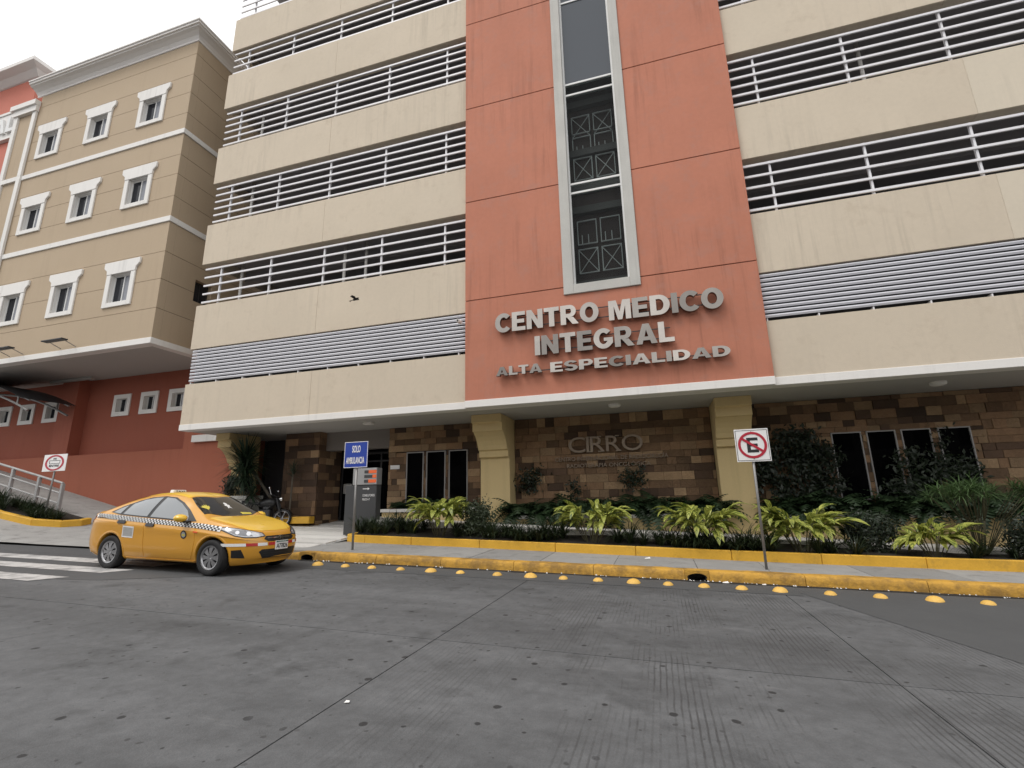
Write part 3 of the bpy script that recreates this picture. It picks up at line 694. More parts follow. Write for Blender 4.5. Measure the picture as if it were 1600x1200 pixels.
# wall-fixed lettering
sg = thing('building_sign', (-1, 11.8, 5.2), 'brushed steel raised letters CENTRO MEDICO INTEGRAL ALTA ESPECIALIDAD on orange wall', 'sign')
def arc_strip(q, cx, cz, rx, rz, ix, iz, a0, a1, n=22):
    for i in range(n):
        t0, t1 = R(a0 + (a1 - a0) * i / n), R(a0 + (a1 - a0) * (i + 1) / n)
        q.prism([(cx + rx * math.cos(t0), cz + rz * math.sin(t0)), (cx + rx * math.cos(t1), cz + rz * math.sin(t1)), (cx + ix * math.cos(t1), cz + iz * math.sin(t1)), (cx + ix * math.cos(t0), cz + iz * math.sin(t0))], 'y', 0, 1)
def rect(q, a, b, c, d): q.prism([(a, c), (b, c), (b, d), (a, d)], 'y', 0, 1)
def block_letter(c):
    """heavy sans capital, height 1; returns shapes and width"""
    q = MB(); P = lambda *p: q.prism(list(p), 'y', 0, 1); w = .28
    if c == 'I': rect(q, 0, w, 0, 1); W_ = w
    elif c == 'L': P((0, 0), (.70, 0), (.70, .21), (w, .21), (w, 1), (0, 1)); W_ = .70
    elif c == 'T': P((.26, 0), (.54, 0), (.54, .79), (.80, .79), (.80, 1), (0, 1), (0, .79), (.26, .79)); W_ = .80
    elif c == 'E': P((0, 0), (.74, 0), (.74, .2), (w, .2), (w, .40), (.68, .40), (.68, .60), (w, .60), (w, .80), (.73, .80), (.73, 1), (0, 1)); W_ = .74
    elif c == 'N': P((0, 0), (.27, 0), (.27, .56), (.60, 0), (.87, 0), (.87, 1), (.60, 1), (.60, .44), (.27, 1), (0, 1)); W_ = .87
    elif c == 'M': P((0, 0), (.25, 0), (.25, .70), (.42, 0), (.62, 0), (.79, .70), (.79, 0), (1.04, 0), (1.04, 1), (.67, 1), (.52, .40), (.37, 1), (0, 1)); W_ = 1.04
    elif c == 'A':
        P((0, 0), (.28, 0), (.33, .18), (.40, .36), (.49, .70), (.49, 1), (.34, 1)); P((.98, 0), (.64, 1), (.49, 1), (.49, .70), (.58, .36), (.65, .18), (.70, 0)); P((.33, .18), (.65, .18), (.58, .36), (.40, .36)); W_ = .98
    elif c in 'OCG':
        a0, a1 = (0, 360) if c == 'O' else (42, 318)
        arc_strip(q, .48, .5, .48, .515, .205, .29, a0, a1, 36); W_ = {'O': .96, 'C': .87, 'G': .94}[c]
        if c == 'G': P((.632, .306), (.837, .155), (.93, .25), (.93, .53), (.50, .53), (.50, .36), (.68, .36))
    elif c == 'D':
        rect(q, 0, w, 0, 1); rect(q, w, .40, .79, 1); rect(q, w, .40, 0, .21); arc_strip(q, .40, .5, .49, .5, .21, .29, -90, 90); W_ = .89
    elif c in 'PR':
        rect(q, 0, w, 0, 1); rect(q, w, .48, .80, 1); rect(q, w, .48, .36, .55); arc_strip(q, .48, .68, .33, .32, .08, .125, -90, 90, 16); W_ = .81
        if c == 'R': P((.34, .3595), (.66, .3595), (.93, 0), (.61, 0)); W_ = .93
    elif c == 'S':
        arc_strip(q, .40, .715, .38, .30, .13, .115, 20, 270, 22); arc_strip(q, .40, .29, .40, .305, .14, .115, -160, 90, 22); W_ = .80
    return q, W_
def letters(word, x0, x1, z0, z1, gap, parent, y=11.70, depth=.11, m=None, block=True, off=0.0):
    """raised letters, each its own mesh, spread over x0..x1"""
    if block: sh = [None if c == ' ' else block_letter(c) for c in word]; ws = [.30 if q is None else q[1] for q in sh]
    else:
        sh = [text_mesh(c, 1.0, .02, off) for c in word]; H = bounds(text_mesh('E', 1.0, .02, off)); cap = H[3] - H[2]; base = H[2]
        ws = [(lambda b_: (b_[1] - b_[0]) / cap)(bounds(q)) for q in sh]
    tot = sum(ws) + gap * (len(ws) - 1); sx = (x1 - x0) / tot; sz = z1 - z0; x = x0
    for q, wd in zip(sh, ws):
        if block and q:
            for i, v in enumerate(q[0].v): q[0].v[i] = Vector((x + v.x * sx, y + v.y * depth, z0 + v.z * sz))
            q[0].build('letter', m or MT['steel'], parent)
        elif q:
            a_ = bounds(q)[0]
            for v in q.vertices: v.co = Vector((x + (v.co.x - a_) / cap * sx, y + (.5 - v.co.z / .02) * depth, z0 + (v.co.y - base) / cap * sz))
            q.materials.clear(); q.materials.append(m or MT['steel']); q.update()
            bm = bmesh.new(); bm.from_mesh(q); bmesh.ops.recalc_face_normals(bm, faces=bm.faces); bm.to_mesh(q); bm.free()
            link('letter', q, parent)
        x += (wd + gap) * sx
letters('CENTRO', -3.87, -1.09, 5.80, 6.33, .075, sg); letters('MEDICO', -.84, 1.86, 5.77, 6.29, .075, sg)
letters('INTEGRAL', -2.79, .67, 5.06, 5.58, .075, sg)
letters('ALTA', -3.86, -2.62, 4.60, 4.84, .075, sg); letters('ESPECIALIDAD', -2.40, 1.86, 4.57, 4.83, .075, sg)
for zz, a, b in ((5.93, -3.8, 1.8), (6.2, -3.8, 1.8), (5.2, -2.7, .6), (5.45, -2.7, .6), (4.68, -3.7, 1.8)):
    box('mounting_rail', a, b, 11.815, 11.83, zz - .012, zz + .012, MT['darkmetal'], sg)
cs = thing('wall_sign', (-1.3, 14.3, 2.6), 'dull bronze CIRRO letters with two small lines on brown stone wall', 'sign')
bz = mat('dull_bronze', (.30, .235, .175), .45, .2, 3, metal=.4)
letters('CIRRO', -2.47, -.33, 2.74, 3.19, .06, cs, y=14.28, depth=.05, m=bz, block=False)
mb = MB()      # serifs
for xx in (-1.90, -1.56, -1.05): mb.box(xx - .05, xx + .10, 14.285, 14.34, 2.735, 2.765); mb.box(xx - .05, xx + .06, 14.285, 14.34, 3.165, 3.195)
mb.build('letter_foot', bz, cs)
text_block('lettering', 'CENTRO INTERNACIONAL DE RADIOCIRUGÍA', -2.90, .33, 2.50, 2.65, wallM(14.335), bz, cs, .03)
text_block('lettering', 'RADIOTERAPIA ONCOLÓGICA', -2.55, -.16, 2.30, 2.44, wallM(14.335), bz, cs, .03)
pq = thing('wall_plaque', (-8.3, 14.35, 2.5), 'small white plaque on stone wall beside the dark entrance door', 'plaque')
box('plate', -8.46, -8.12, 14.35, 14.365, 2.48, 2.61, MT['signwhite'], pq)

# planter boxes below the stone walls
def planter(x0, x1, zb0, zt_, label, cap='white'):
    p = thing('planter_box', ((x0 + x1) / 2, 14, zb0), label, 'planter')
    box('trough', x0 + .03, x1 - .03, 13.63, 14.36, zb0 - .2, zt_ - .10, MT['column'], p)
    box('coping', x0, x1, 13.57, 13.80, zt_ - .098, zt_, MT[cap], p, bevel=.01)
    box('earth', x0 + .03, x1 - .03, 13.81, 14.36, zt_ - .096, zt_ - .02, MT['soil'], p)
planter(-8.30, -5.12, .85, 1.22, 'cream planter box with white coping under the three narrow windows')
planter(-4.13, 1.50, .55, .99, 'cream planter box with white coping under the bronze wall letters')
planter(2.45, 12.0, .2, .95, 'cream planter box with white coping under the four windows right of the second column')

# ================================================================== TAN BUILDING ON THE LEFT
T = thing('tan_building', (-22, 14, 7), 'tan hospital block with three rows of white framed windows and grey cornice', 'building')
LX0, LX1, LY, LD = -26.3, -16.86, 12.0, 24.0
jz = [7.31, 8.45, 9.59, 10.70, 11.93, 12.155, 13.04, 14.01, 14.88, 15.83, 16.05, 16.82, 17.81, 18.69, 19.73, 20.36]
cols = [-18.885, -21.96, -25.02]; rows = [(8.93, 10.10), (13.13, 14.26), (16.95, 18.06)]
holes = [(c - .52, c + .52, a, b) for c in cols for a, b in rows]
for a, b in zip(jz, jz[1:]):
    if b - a < .25: continue
    mb = MB(); xs = sorted({LX0, LX1} | {x for h in holes if h[2] < b and h[3] > a for x in h[:2]})
    for x0, x1 in zip(xs, xs[1:]):
        zs_ = [(a + .008, b - .008)]
        for h in holes:
            if x0 >= h[0] - .001 and x1 <= h[1] + .001 and h[2] < b and h[3] > a:
                zs_ = [(p, q) for p, q in ((a + .008, min(b - .008, h[2])), (max(a + .008, h[3]), b - .008)) if q - p > .02]
        for p, q in zs_: mb.box(x0, x1, LY, LY + .30, p, q)
    mb.build('wall_panel', MT['tan'], T)
    # side wall course (one small window opening on the lowest floor)
    mb = MB()
    if a < 9.3 < b or a < 9.9 < b:
        mb.box(LX1 - .3, LX1, LY + .302, 13.35, a + .008, b - .008); mb.box(LX1 - .3, LX1, 14.1, LD, a + .008, b - .008)
        for p, q in ((a + .008, min(b, 9.25)), (max(a, 10.15), b - .008)):
            if q - p > .02: mb.box(LX1 - .3, LX1, 13.35, 14.1, p, q)
    else: mb.box(LX1 - .3, LX1, LY + .302, LD, a + .008, b - .008)
    mb.build('side_panel', MT['tan'], T)
box('wall_core', LX0 + .05, LX1 - .32, LY + .36, LD, 7.31, 20.36, MT['dark'], T)
box('wall_liner', LX1 - .31, LX1 - .012, LY + .31, 13.34, 7.32, 20.35, MT['tar'], T); box('wall_liner', LX1 - .31, LX1 - .012, 14.11, LD - .1, 7.32, 20.35, MT['tar'], T)
for z0, z1 in ((11.93, 12.155), (15.83, 16.05)):
    box('string_course', LX0, LX1 + .05, LY - .05, LY + .29, z0, z1, MT['white'], T, bevel=.01)
    box('string_course', LX1 - .2, LX1 + .05, LY + .291, LD, z0, z1, MT['white'], T, bevel=.01)
box('base_slab', LX0 - 6, LX1 + .04, LY - .04, LY + .3, 7.09, 7.31, MT['white'], T, bevel=.01)
box('base_slab', LX1 - .3, LX1 + .04, LY + .301, LD, 7.09, 7.31, MT['white'], T, bevel=.01)
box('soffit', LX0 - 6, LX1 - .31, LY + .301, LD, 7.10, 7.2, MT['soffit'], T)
# cornice: coved profile run along the front and the side
prof = [(0, 20.36), (.03, 20.37), (.04, 20.44), (.12, 20.55), (.25, 20.64), (.36, 20.685), (.37, 20.73), (.43, 20.74), (.43, 20.83), (.47, 20.84), (.47, 20.90), (0, 20.92)]
cm = MB(); vs = []
for d, z in prof: vs += [(LX0 - .3, LY - d, z), (LX1 + d, LY - d, z), (LX1 + d, LD, z)]
fs = []
for i in range(len(prof) - 1):
    for j in range(2): fs.append((i * 3 + j, i * 3 + j + 1, i * 3 + j + 4, i * 3 + j + 3))
cm.add(vs, fs); cm.build('cornice', MT['grey_trim'], T)
box('roof', LX0, LX1 - .02, LY + .02, LD, 20.37, 20.88, MT['grey_trim'], T)
# windows with splayed white heads
MT['sash_dark'] = glass_mat('dark_sash_pane', (.02, .022, .028), .05, .05); MT['sash_light'] = glass_mat('curtained_sash_pane', (.24, .25, .28), .05, .05)
def tan_window(c, a, b):
    mb = MB(); o, t = .73, .52
    mb.box(c - o, c - t, LY - .06, LY - .001, a - .18, b); mb.box(c + t, c + o, LY - .06, LY - .001, a - .18, b)
    mb.box(c - t, c + t, LY - .06, LY - .001, a - .18, a)
    mb.prism([(c - o, b + .001), (c + o, b + .001), (c + o + .02, b + .16), (c + .91, b + .30), (c + .91, b + .52), (c - .91, b + .52), (c - .91, b + .30), (c - o - .02, b + .16)], 'y', LY - .075, LY - .001)
    # reveals
    mb.box(c - t, c - t + .012, LY, LY + .28, a, b); mb.box(c + t - .012, c + t, LY, LY + .28, a, b)
    mb.box(c - t + .012, c + t - .012, LY, LY + .28, a, a + .012); mb.box(c - t + .012, c + t - .012, LY, LY + .28, b - .012, b)
    wd = mb.build('window', MT['white'], T, bevel=.008)
    f = MB(); i = t - .012; y0, y1 = LY + .12, LY + .17
    f.box(c - i, c - i + .04, y0, y1, a + .012, b - .012); f.box(c + i - .04, c + i, y0, y1, a + .012, b - .012)
    f.box(c - i + .04, c + i - .04, y0, y1, a + .012, a + .052); f.box(c - i + .04, c + i - .04, y0, y1, b - .052, b - .012)
    f.box(c - .022, c + .022, y0 - .01, y1, a + .052, b - .052); f.build('frame', MT['frame_w'], wd)
    box('pane', c - i + .04, c - .022, LY + .14, LY + .148, a + .052, b - .052, MT['sash_dark'], wd)
    box('pane', c + .022, c + i - .04, LY + .135, LY + .143, a + .052, b - .052, MT['sash_light'], wd)
for c in cols:
    for a, b in rows: tan_window(c, a, b)
sw = box('side_window', LX1 - .25, LX1 - .2, 13.35, 14.1, 9.25, 10.15, MT['darkmetal'], T)
box('pane', LX1 - .195, LX1 - .19, 13.42, 13.70, 9.32, 10.08, MT['sash_dark'], sw); box('pane', LX1 - .195, LX1 - .19, 13.75, 14.03, 9.32, 10.08, MT['sash_dark'], sw)
# framed pilaster at its left end
pq = box('end_pilaster', -27.75, -26.32, LY - .02, LY + .35, 7.32, 19.6, MT['tan'], T)
q = MB()
for z0, z1 in ((7.4, 11.93), (12.16, 15.83), (16.06, 19.5)):
    q.box(-27.8, -27.56, LY - .10, LY - .021, z0, z1); q.box(-26.56, -26.32, LY - .10, LY - .021, z0, z1)
q.box(-27.85, -26.28, LY - .16, LY - .021, 19.5, 19.8); q.box(-28.0, -26.26, LY - .24, LY - .021, 19.8, 20.05)
q.box(-27.8, -26.32, LY - .10, LY - .021, 11.93, 12.155); q.box(-27.8, -26.32, LY - .10, LY - .021, 15.83, 16.05)
q.build('pilaster_frame', MT['white'], pq)
# salmon tower further left
Q = thing('salmon_tower', (-33, 16, 7), 'salmon red hospital tower with grey sign band at the far left edge', 'building')
box('wall', -40, -27.8, LY + .36, 26, 7.2, 22.3, MT['redtower'], Q)
cm = MB(); vs = []; RY = LY + .36; RX = -27.8
for d, z in [(0, 22.3), (.06, 22.32), (.3, 22.52), (.55, 22.62), (.6, 22.64), (.6, 22.83), (0, 22.85)]: vs += [(-40, RY - d, z), (RX + d, RY - d, z), (RX + d, 26, z)]
cm.add(vs, [(i * 3 + j, i * 3 + j + 1, i * 3 + j + 4, i * 3 + j + 3) for i in range(6) for j in range(2)]); cm.build('cornice', MT['grey_trim'], Q)
box('sign_band', -40, -27.83, RY - .12, RY - .002, 19.0, 20.35, MT['grey_trim'], Q)
for z in (18.86, 20.36): box('band_edge', -40, -27.83, RY - .16, RY - .002, z, z + .13, MT['white'], Q)
letters('AL', -29.75, -28.35, 19.2, 20.05, .12, Q, y=RY - .22, depth=.1, m=MT['frame_w'])
# floodlights on the base slab
for x in (-23.9, -21.0):
    fl = thing('floodlight', (x, LY - .05, 7.3), 'thin dark flat floodlight on bracket above the base slab, ' + ('left one of the two' if x < -22 else 'right one nearer the corner'), 'floodlight', 'floodlights over the white base slab')
    q = MB(); q.box(x - .55, x + .55, LY - .62, LY - .40, 7.48, 7.53); q.build('lamp_body', MT['darkmetal'], fl, bevel=.01)
    
    for dx in (-.4, .4): q = MB(); q.bar((x + dx, LY - .42, 7.50), (x + dx, LY - .03, 7.36), .015); q.build('bracket', MT['galv'], fl)

# ---- red lower storey behind the ramp
RW = thing('red_wall_building', (-22, 15.2, 1), 'brick red lower storey with small square white framed windows above the ramp', 'building')
WY = 15.1
rcols = [-22.3, -20.7, -19.1, -26.75, -28.4, -30.0, -17.4]
hl = [(c - .31, c + .31, 5.5, 6.1) for c in rcols]
def holed(name, x0, x1, y0, y1, z0, z1, holes, m, parent):
    mb = MB(); xs = sorted({x0, x1} | {x for h in holes for x in h[:2] if x0 < x < x1})
    for a, b in zip(xs, xs[1:]):
        h = [h for h in holes if a >= h[0] - .001 and b <= h[1] + .001]
        if h: mb.box(a, b, y0, y1, z0, h[0][2]); mb.box(a, b, y0, y1, h[0][3], z1)
        else: mb.box(a, b, y0, y1, z0, z1)
    return mb.build(name, m, parent)
holed('wall', -45, -14.7, WY, WY + .35, -.5, 7.1, hl, MT['red'], RW)
box('wall_back', -45, -14.7, WY + .352, WY + .5, -.5, 7.1, MT['dark'], RW)
box('pilaster', -25.5, -24.45, 14.62, WY - .001, 3.64, 7.09, MT['red'], RW)
box('pilaster_cap', -26.2, -23.6, 14.5, 14.619, 6.98, 7.088, MT['soffit'], RW)
box('low_wall', -45, -17.75, 14.60, WY - .001, -.5, 3.64, MT['redlow'], RW, bevel=.01)
box('low_wall', -17.74, -14.62, 14.50, WY - .001, -.5, 4.9, MT['redlow'], RW)
box('ledge', -17.2, -15.9, 14.36, 14.499, 3.84, 4.10, MT['white'], RW)
for c in rcols:
    mb = MB()
    for a, b, p, q in ((c - .5, c - .31, 5.32, 6.28), (c + .31, c + .5, 5.32, 6.28), (c - .31, c + .31, 5.32, 5.5), (c - .31, c + .31, 6.1, 6.28)): mb.box(a, b, WY - .05, WY - .001, p, q)
    for a, b, p, q in ((c - .31, c - .30, 5.5, 6.1), (c + .30, c + .31, 5.5, 6.1), (c - .30, c + .30, 5.5, 5.51), (c - .30, c + .30, 6.09, 6.1)): mb.box(a, b, WY, WY + .3, p, q)
    wd = mb.build('window', MT['white'], RW)
    q = MB(); q.box(c - .30, c - .27, WY + .13, WY + .17, 5.51, 6.09); q.box(c + .27, c + .30, WY + .13, WY + .17, 5.51, 6.09); q.box(c - .015, c + .015, WY + .13, WY + .17, 5.51, 6.09); q.box(c - .27, c + .27, WY + .131, WY + .169, 5.51, 5.54)
    q.build('frame', MT['frame_w'], wd)
    box('pane', c - .27, c - .015, WY + .15, WY + .156, 5.54, 6.09, MT['sash_dark'], wd); box('pane', c + .015, c + .27, WY + .146, WY + .152, 5.54, 6.09, MT['sash_light'], wd)
# dark arched canopy under the overhang
cp = thing('arched_canopy', (-26, 13.4, 6.2), 'dark arched steel canopy frame under the overhang at the far left', 'canopy')
def arc(y, dz, x0=-36.0, x1=-24.3, h=1.35): return [(x0 + (x1 - x0) * i / 16, y, 5.35 + dz + h * (1 - ((i / 16 - .5) * 2) ** 2)) for i in range(17)]
for y in (12.9, 14.3):
    q = MB(); q.tube(arc(y, .0), .045); q.build('lower_arch', MT['galv'], cp)
    q = MB(); q.tube(arc(y, .42, h=1.25), .04); q.build('upper_arch', MT['galv'], cp)
    q = MB()
    A, U = arc(y, 0), arc(y, .42, h=1.25)
    for i in range(1, 16, 2): q.bar(A[i], U[i], .035)
    q.build('strut', MT['galv'], cp)
vs = [];
for y in (12.6, 14.58):
    for p in arc(y, .47, h=1.25): vs.append((p[0], y, p[2]))
mesh('roof_sheet', vs, [(i, i + 1, 18 + i, 17 + i) for i in range(16)], MT['darkmetal'], cp, smooth=True)

# ---- ramp railing, island with yellow kerb
rl = thing('ramp_railing', (-22, 12.5, 1.6), 'pale grey steel railing with three rails beside the ramp at far left', 'railing')
pts = [(-20.75, .0), (-28.5, 1.55)]
zb = lambda x: fore_z(x, 12.5)
q0 = (-20.75, zb(-20.75) + .02)
for k, hh in enumerate((1.02, .66, .30)):
    q = MB(); q.bar((-20.75, 12.5, zb(-20.75) + hh), (-29, 12.5, zb(-29) + hh), .042 if k == 0 else .03, 8); q.build('rail', MT['rail_grey'], rl)
for x in (-20.75, -22.05, -23.6, -25.4, -27.2):
    q = MB(); q.box(x - .055, x + .055, 12.45, 12.55, zb(x) - .1, zb(x) + 1.0); q.build('post', MT['rail_grey'], rl, bevel=.008)
isl = thing('island_kerb', (-21, 11.3, .8), 'bright yellow curved kerb of the small planted island at the far left', 'kerb')
ip = [(-32, 10.75), (-26, 10.72), (-22.5, 10.72), (-20.6, 10.78), (-19.4, 11.0), (-18.75, 11.45), (-18.6, 11.95), (-18.75, 12.35)]
for a, b in zip(range(0, len(ip) - 1), range(1, len(ip))):
    vs = []
    for i in (a, b):
        p = Vector(ip[i]); pa = Vector(ip[max(0, i - 1)]); pb_ = Vector(ip[min(len(ip) - 1, i + 1)]); t = (pb_ - pa).normalized(); nn = Vector((-t.y, t.x)) * .16
        for c in (p, p + nn):
            zz = fore_z(c.x, c.y); vs += [(c.x, c.y, zz - .05), (c.x, c.y, zz + .2)]
    mb = MB(); mb.add(vs, [(0, 4, 5, 1), (1, 5, 7, 3), (3, 7, 6, 2), (0, 1, 3, 2), (4, 6, 7, 5)]); mb.build('kerb_stone', MT['yellow'], isl, bevel=.015)
tag(mesh('island_soil', [(-32, 10.88, fore_z(-32, 10.9) + .12), (-20.6, 10.95, fore_z(-20.6, 10.9) + .12), (-18.9, 11.5, fore_z(-18.9, 11.5) + .12), (-18.9, 12.4, fore_z(-18.9, 12.4) + .12), (-32, 12.4, fore_z(-32, 12.4) + .12)], [(0, 1, 2, 3, 4)], MT['soil']), kind='structure')

# ================================================================== unseen block added across the street to shade the ground floor and give reflections
OP = thing('added_street_block', (0, -15, 0), 'added unseen low grey plastered block with shop windows across the street behind the viewer', 'building')
oz = lambda x: SL * x
ow = mat('grey_plaster', (.30, .285, .265), .85, .15, .4, .1, 12, .1, 40, streak=.4)
ox = [-46, -34, -23, -12, -1, 10, 21, 33]
for i, (a, b) in enumerate(zip(ox, ox[1:])):
    h = (8.2, 9.4, 7.6, 10.2, 8.6, 9.8, 7.8)[i]; n_ = 4; st_ = (b - a) / n_
    hl_ = [(a + st_ * (k + .22), a + st_ * (k + .78), f0, f0 + 1.6) for k in range(n_) for f0 in (1.0, 4.6)]
    for f0, f1 in ((-2.0, 4.0), (4.001, h)):
        holed('wall', a + .01, b - .01, -15.3, -15.0, f0, f1, [q for q in hl_ if f0 < q[2] < f1], ow, OP)
    box('parapet', a + .01, b - .01, -15.32, -14.9, h + .001, h + .25, MT['grey_trim'], OP)
    for q in hl_:
        wd = box('window', q[0], q[1], -15.22, -15.16, q[2], q[2] + .05, MT['darkmetal'], OP)
        box('pane', q[0], q[1], -15.20, -15.18, q[2] + .051, q[3], MT['pane_dark'], wd)
box('back', -46, 33, -19, -18.8, -2, 7.5, MT['dark'], OP)
tag(sheet('opposite_pavement', [-60, 0, 60], [-15.0, -12.0], lambda x, y: SL * x + .14, MT['walk']), kind='structure')

# ================================================================== SIGNS
def ring(name, cx, cz, r0, r1, y, m, parent, sx=1.0, d=.004, n=40):
    vs = []
    for i in range(n):
        a = 2 * math.pi * i / n; c, s = math.cos(a), math.sin(a)
        vs += [(cx + r0 * c * sx, y, cz + r0 * s), (cx + r1 * c * sx, y, cz + r1 * s)]
    k = len(vs); vs += [(x, y + d, z) for x, _, z in vs]
    fs = []
    for i in range(n):
        a, b = 2 * i, 2 * ((i + 1) % n); fs += [(a, b, b + 1, a + 1), (a + 1, b + 1, k + b + 1, k + a + 1), (a, k + a, k + b, b)]
    return mesh(name, vs, fs, m, parent)
# no parking sign
zz = road_z(1.73) + .17
np_ = thing('no_parking_sign', (1.74, 10.1, zz), 'white square sign with crossed-out black E on thin steel post', 'sign')
q = MB(); q.bar((1.73, 10.12, zz - .05), (1.755, 10.12, 2.60), .024, 10); q.build('post', MT['galv'], np_, smooth=True)
np_p = box('sign_plate', 1.47, 2.06, 10.075, 10.085, 2.04, 2.655, MT['signwhite'], np_, bevel=.002)
ring('prohibition_ring', 1.765, 2.35, .205, .25, 10.068, MT['signred'], np_p)
q = MB(); Mx = Matrix.Translation((1.765, 10.067, 2.35)) @ Matrix.Rotation(R(36), 4, 'Y'); q.box(-.215, .215, -.002, .004, -.022, .022, Mx); q.build('prohibition_bar', MT['signred'], np_p)
q = MB(); q.box(1.67, 1.73, 10.071, 10.076, 2.21, 2.49); q.box(1.73, 1.865, 10.071, 10.076, 2.435, 2.49); q.box(1.73, 1.855, 10.071, 10.076, 2.325, 2.375); q.box(1.73, 1.865, 10.071, 10.076, 2.21, 2.265); q.build('letter', MT['ink'], np_p)
q = MB(); t = .008
q.box(1.487, 2.043, 10.072, 10.076, 2.625, 2.633); q.box(1.487, 2.043, 10.072, 10.076, 2.06, 2.068); q.box(1.487, 1.495, 10.072, 10.076, 2.068, 2.625); q.box(2.035, 2.043, 10.072, 10.076, 2.068, 2.625); q.build('border', MT['ink'], np_p)
q = MB()
for z in (2.60, 2.095): q.lathe([(.012, 0), (.010, .006), (0, .007)], 10, Matrix.Translation((1.765, 10.075, z)) @ Matrix.Rotation(R(90), 4, 'X'))
q.build('bolt', MT['galv'], np_p)
# ambulance sign
zz = road_z(-7) + .17
am = thing('ambulance_sign', (-7.01, 10.33, zz), 'blue square sign with white words SOLO AMBULANCIA on steel post', 'sign')
q = MB(); q.bar((-7.01, 10.33, zz - .05), (-7.01, 10.33, 2.5), .027, 10); q.build('post', MT['galv'], am, smooth=True)
ap = box('sign_plate', -7.35, -6.695, 10.285, 10.295, 2.265, 2.895, MT['signblue'], am, bevel=.002)
text_block('lettering', 'SOLO', -7.13, -6.90, 2.63, 2.80, wallM(10.284), MT['signwhite'], ap, .003, .02)
text_block('lettering', 'AMBULANCIA', -7.29, -6.78, 2.36, 2.52, wallM(10.284), MT['signwhite'], ap, .003, .02)
q = MB(); t = .014
q.box(-7.348, -6.697, 10.281, 10.2845, 2.88, 2.893); q.box(-7.348, -6.697, 10.281, 10.2845, 2.267, 2.28); q.box(-7.348, -7.335, 10.281, 10.2845, 2.28, 2.88); q.box(-6.71, -6.697, 10.281, 10.2845, 2.28, 2.88); q.build('border', MT['signwhite'], ap)
# totem
tt = thing('directory_totem', (-8.1, 12.35, .75), 'charcoal totem sign with silver top and orange striped emblem by the entrance', 'sign')
box('pillar_panel', -8.72, -7.70, 12.35, 12.60, .55, 1.92, MT['totem'], tt, bevel=.01)
tp = box('top_panel', -8.48, -7.70, 12.33, 12.62, 1.93, 2.40, MT['totem_top'], tt, bevel=.01)
for z, xa in ((2.25, -7.96), (2.12, -7.83), (1.985, -7.96)):
    box('emblem_stripe', xa, -7.705, 12.322, 12.329, z, z + .09, MT['orange'], tp); box('emblem_stripe', -8.10, xa - .001, 12.323, 12.329, z, z + .085, MT['totem'], tp)
ar = MB(); ar.prism([(-8.14, 1.805), (-7.98, 1.805), (-7.98, 1.78), (-7.92, 1.815), (-7.98, 1.85), (-7.98, 1.825), (-8.14, 1.825)], 'y', 12.342, 12.349); ar.build('arrow', MT['signwhite'], tt)
text_block('lettering', 'CONSULTORIOS', -8.14, -7.75, 1.60, 1.665, wallM(12.349), MT['signwhite'], tt, .004)
text_block('lettering', 'PISOS 4-7', -8.14, -7.90, 1.49, 1.55, wallM(12.349), MT['signwhite'], tt, .004)
# no entry sign far left
ne = thing('no_entry_sign', (-19.5, 11.55, 1.0), 'white sign with dark red oval reading NO ENTRE beside the ramp', 'sign')
q = MB(); q.bar((-19.78, 11.55, fore_z(-19.8, 11.55)), (-19.68, 11.55, 3.2), .028, 8); q.build('post', MT['galv'], ne, smooth=True)
nep = box('sign_plate', -20.25, -19.13, 11.49, 11.505, 2.68, 3.25, MT['signwhite'], ne, bevel=.003)
ring('oval_ring', -19.69, 2.965, .215, .265, 11.482, MT['signred'], nep, sx=1.72)
text_block('lettering', 'NO', -19.77, -19.61, 3.07, 3.13, wallM(11.488), MT['ink'], nep, .004, .02)
text_block('lettering', 'ENTRE', -19.93, -19.45, 2.83, 2.90, wallM(11.488), MT['ink'], nep, .004, .02)
q = MB()
for a, b, c, d in ((-19.95, -19.43, 3.035, 3.047), (-19.95, -19.43, 2.935, 2.947), (-19.95, -19.937, 2.947, 3.035), (-19.443, -19.43, 2.947, 3.035)): q.box(a, b, 11.484, 11.489, c, d)
q.build('bar_outline', MT['ink'], nep)

# ---- yellow domes along the kerb
def stud_mesh(seed):
    rng = random.Random(seed); mb = MB(); k = 16; prof = [(.135, 0), (.13, .016), (.112, .046), (.082, .072), (.045, .088), (0, .093)]
    vs = []
    for i in range(k):
        a = 2 * math.pi * i / k
        for r, h in prof: vs.append((r * math.cos(a) + rng.uniform(-.004, .004), r * math.sin(a) + rng.uniform(-.004, .004), h + rng.uniform(-.003, .003) * (h > 0)))
    n = len(prof); mb.add(vs, [(i * n + j, ((i + 1) % k) * n + j, ((i + 1) % k) * n + j + 1, i * n + j + 1) for i in range(k) for j in range(n - 1)])
    o = mb.build('dome_stud', MT['stud'], smooth=True); me = o.data; D.objects.remove(o); return me
studs = [stud_mesh(i) for i in range(4)]
sx = [-6.91, -6.24, -5.62, -4.98, -4.33, -3.72, -2.99, -2.36, -1.76, -1.15, -.55, .01, .57, 1.13, 1.68, 2.36, 3.0, 3.66, 4.27, 4.9, 5.5, 6.1]
for i, x in enumerate(sx):
    y = 8.99 - .027 * max(0, x) - .02 * abs(math.sin(i * 2.7)); big = 1.28 if i in (0, 4, 7, 10, 14, 17) else 1.0
    o = link('dome_stud', studs[i % 4]); o.location = (x, y, SL * x + .004); o.rotation_euler = (0, 0, i * 1.3); s = .66 * big * random.uniform(.93, 1.06); o.scale = (s, s, s * .88)
    tag(o, 'small yellow painted dome stud in the row along the kerb' if big == 1.0 else 'larger yellow painted dome stud in the row along the kerb', 'road stud', 'yellow dome studs along the kerb')

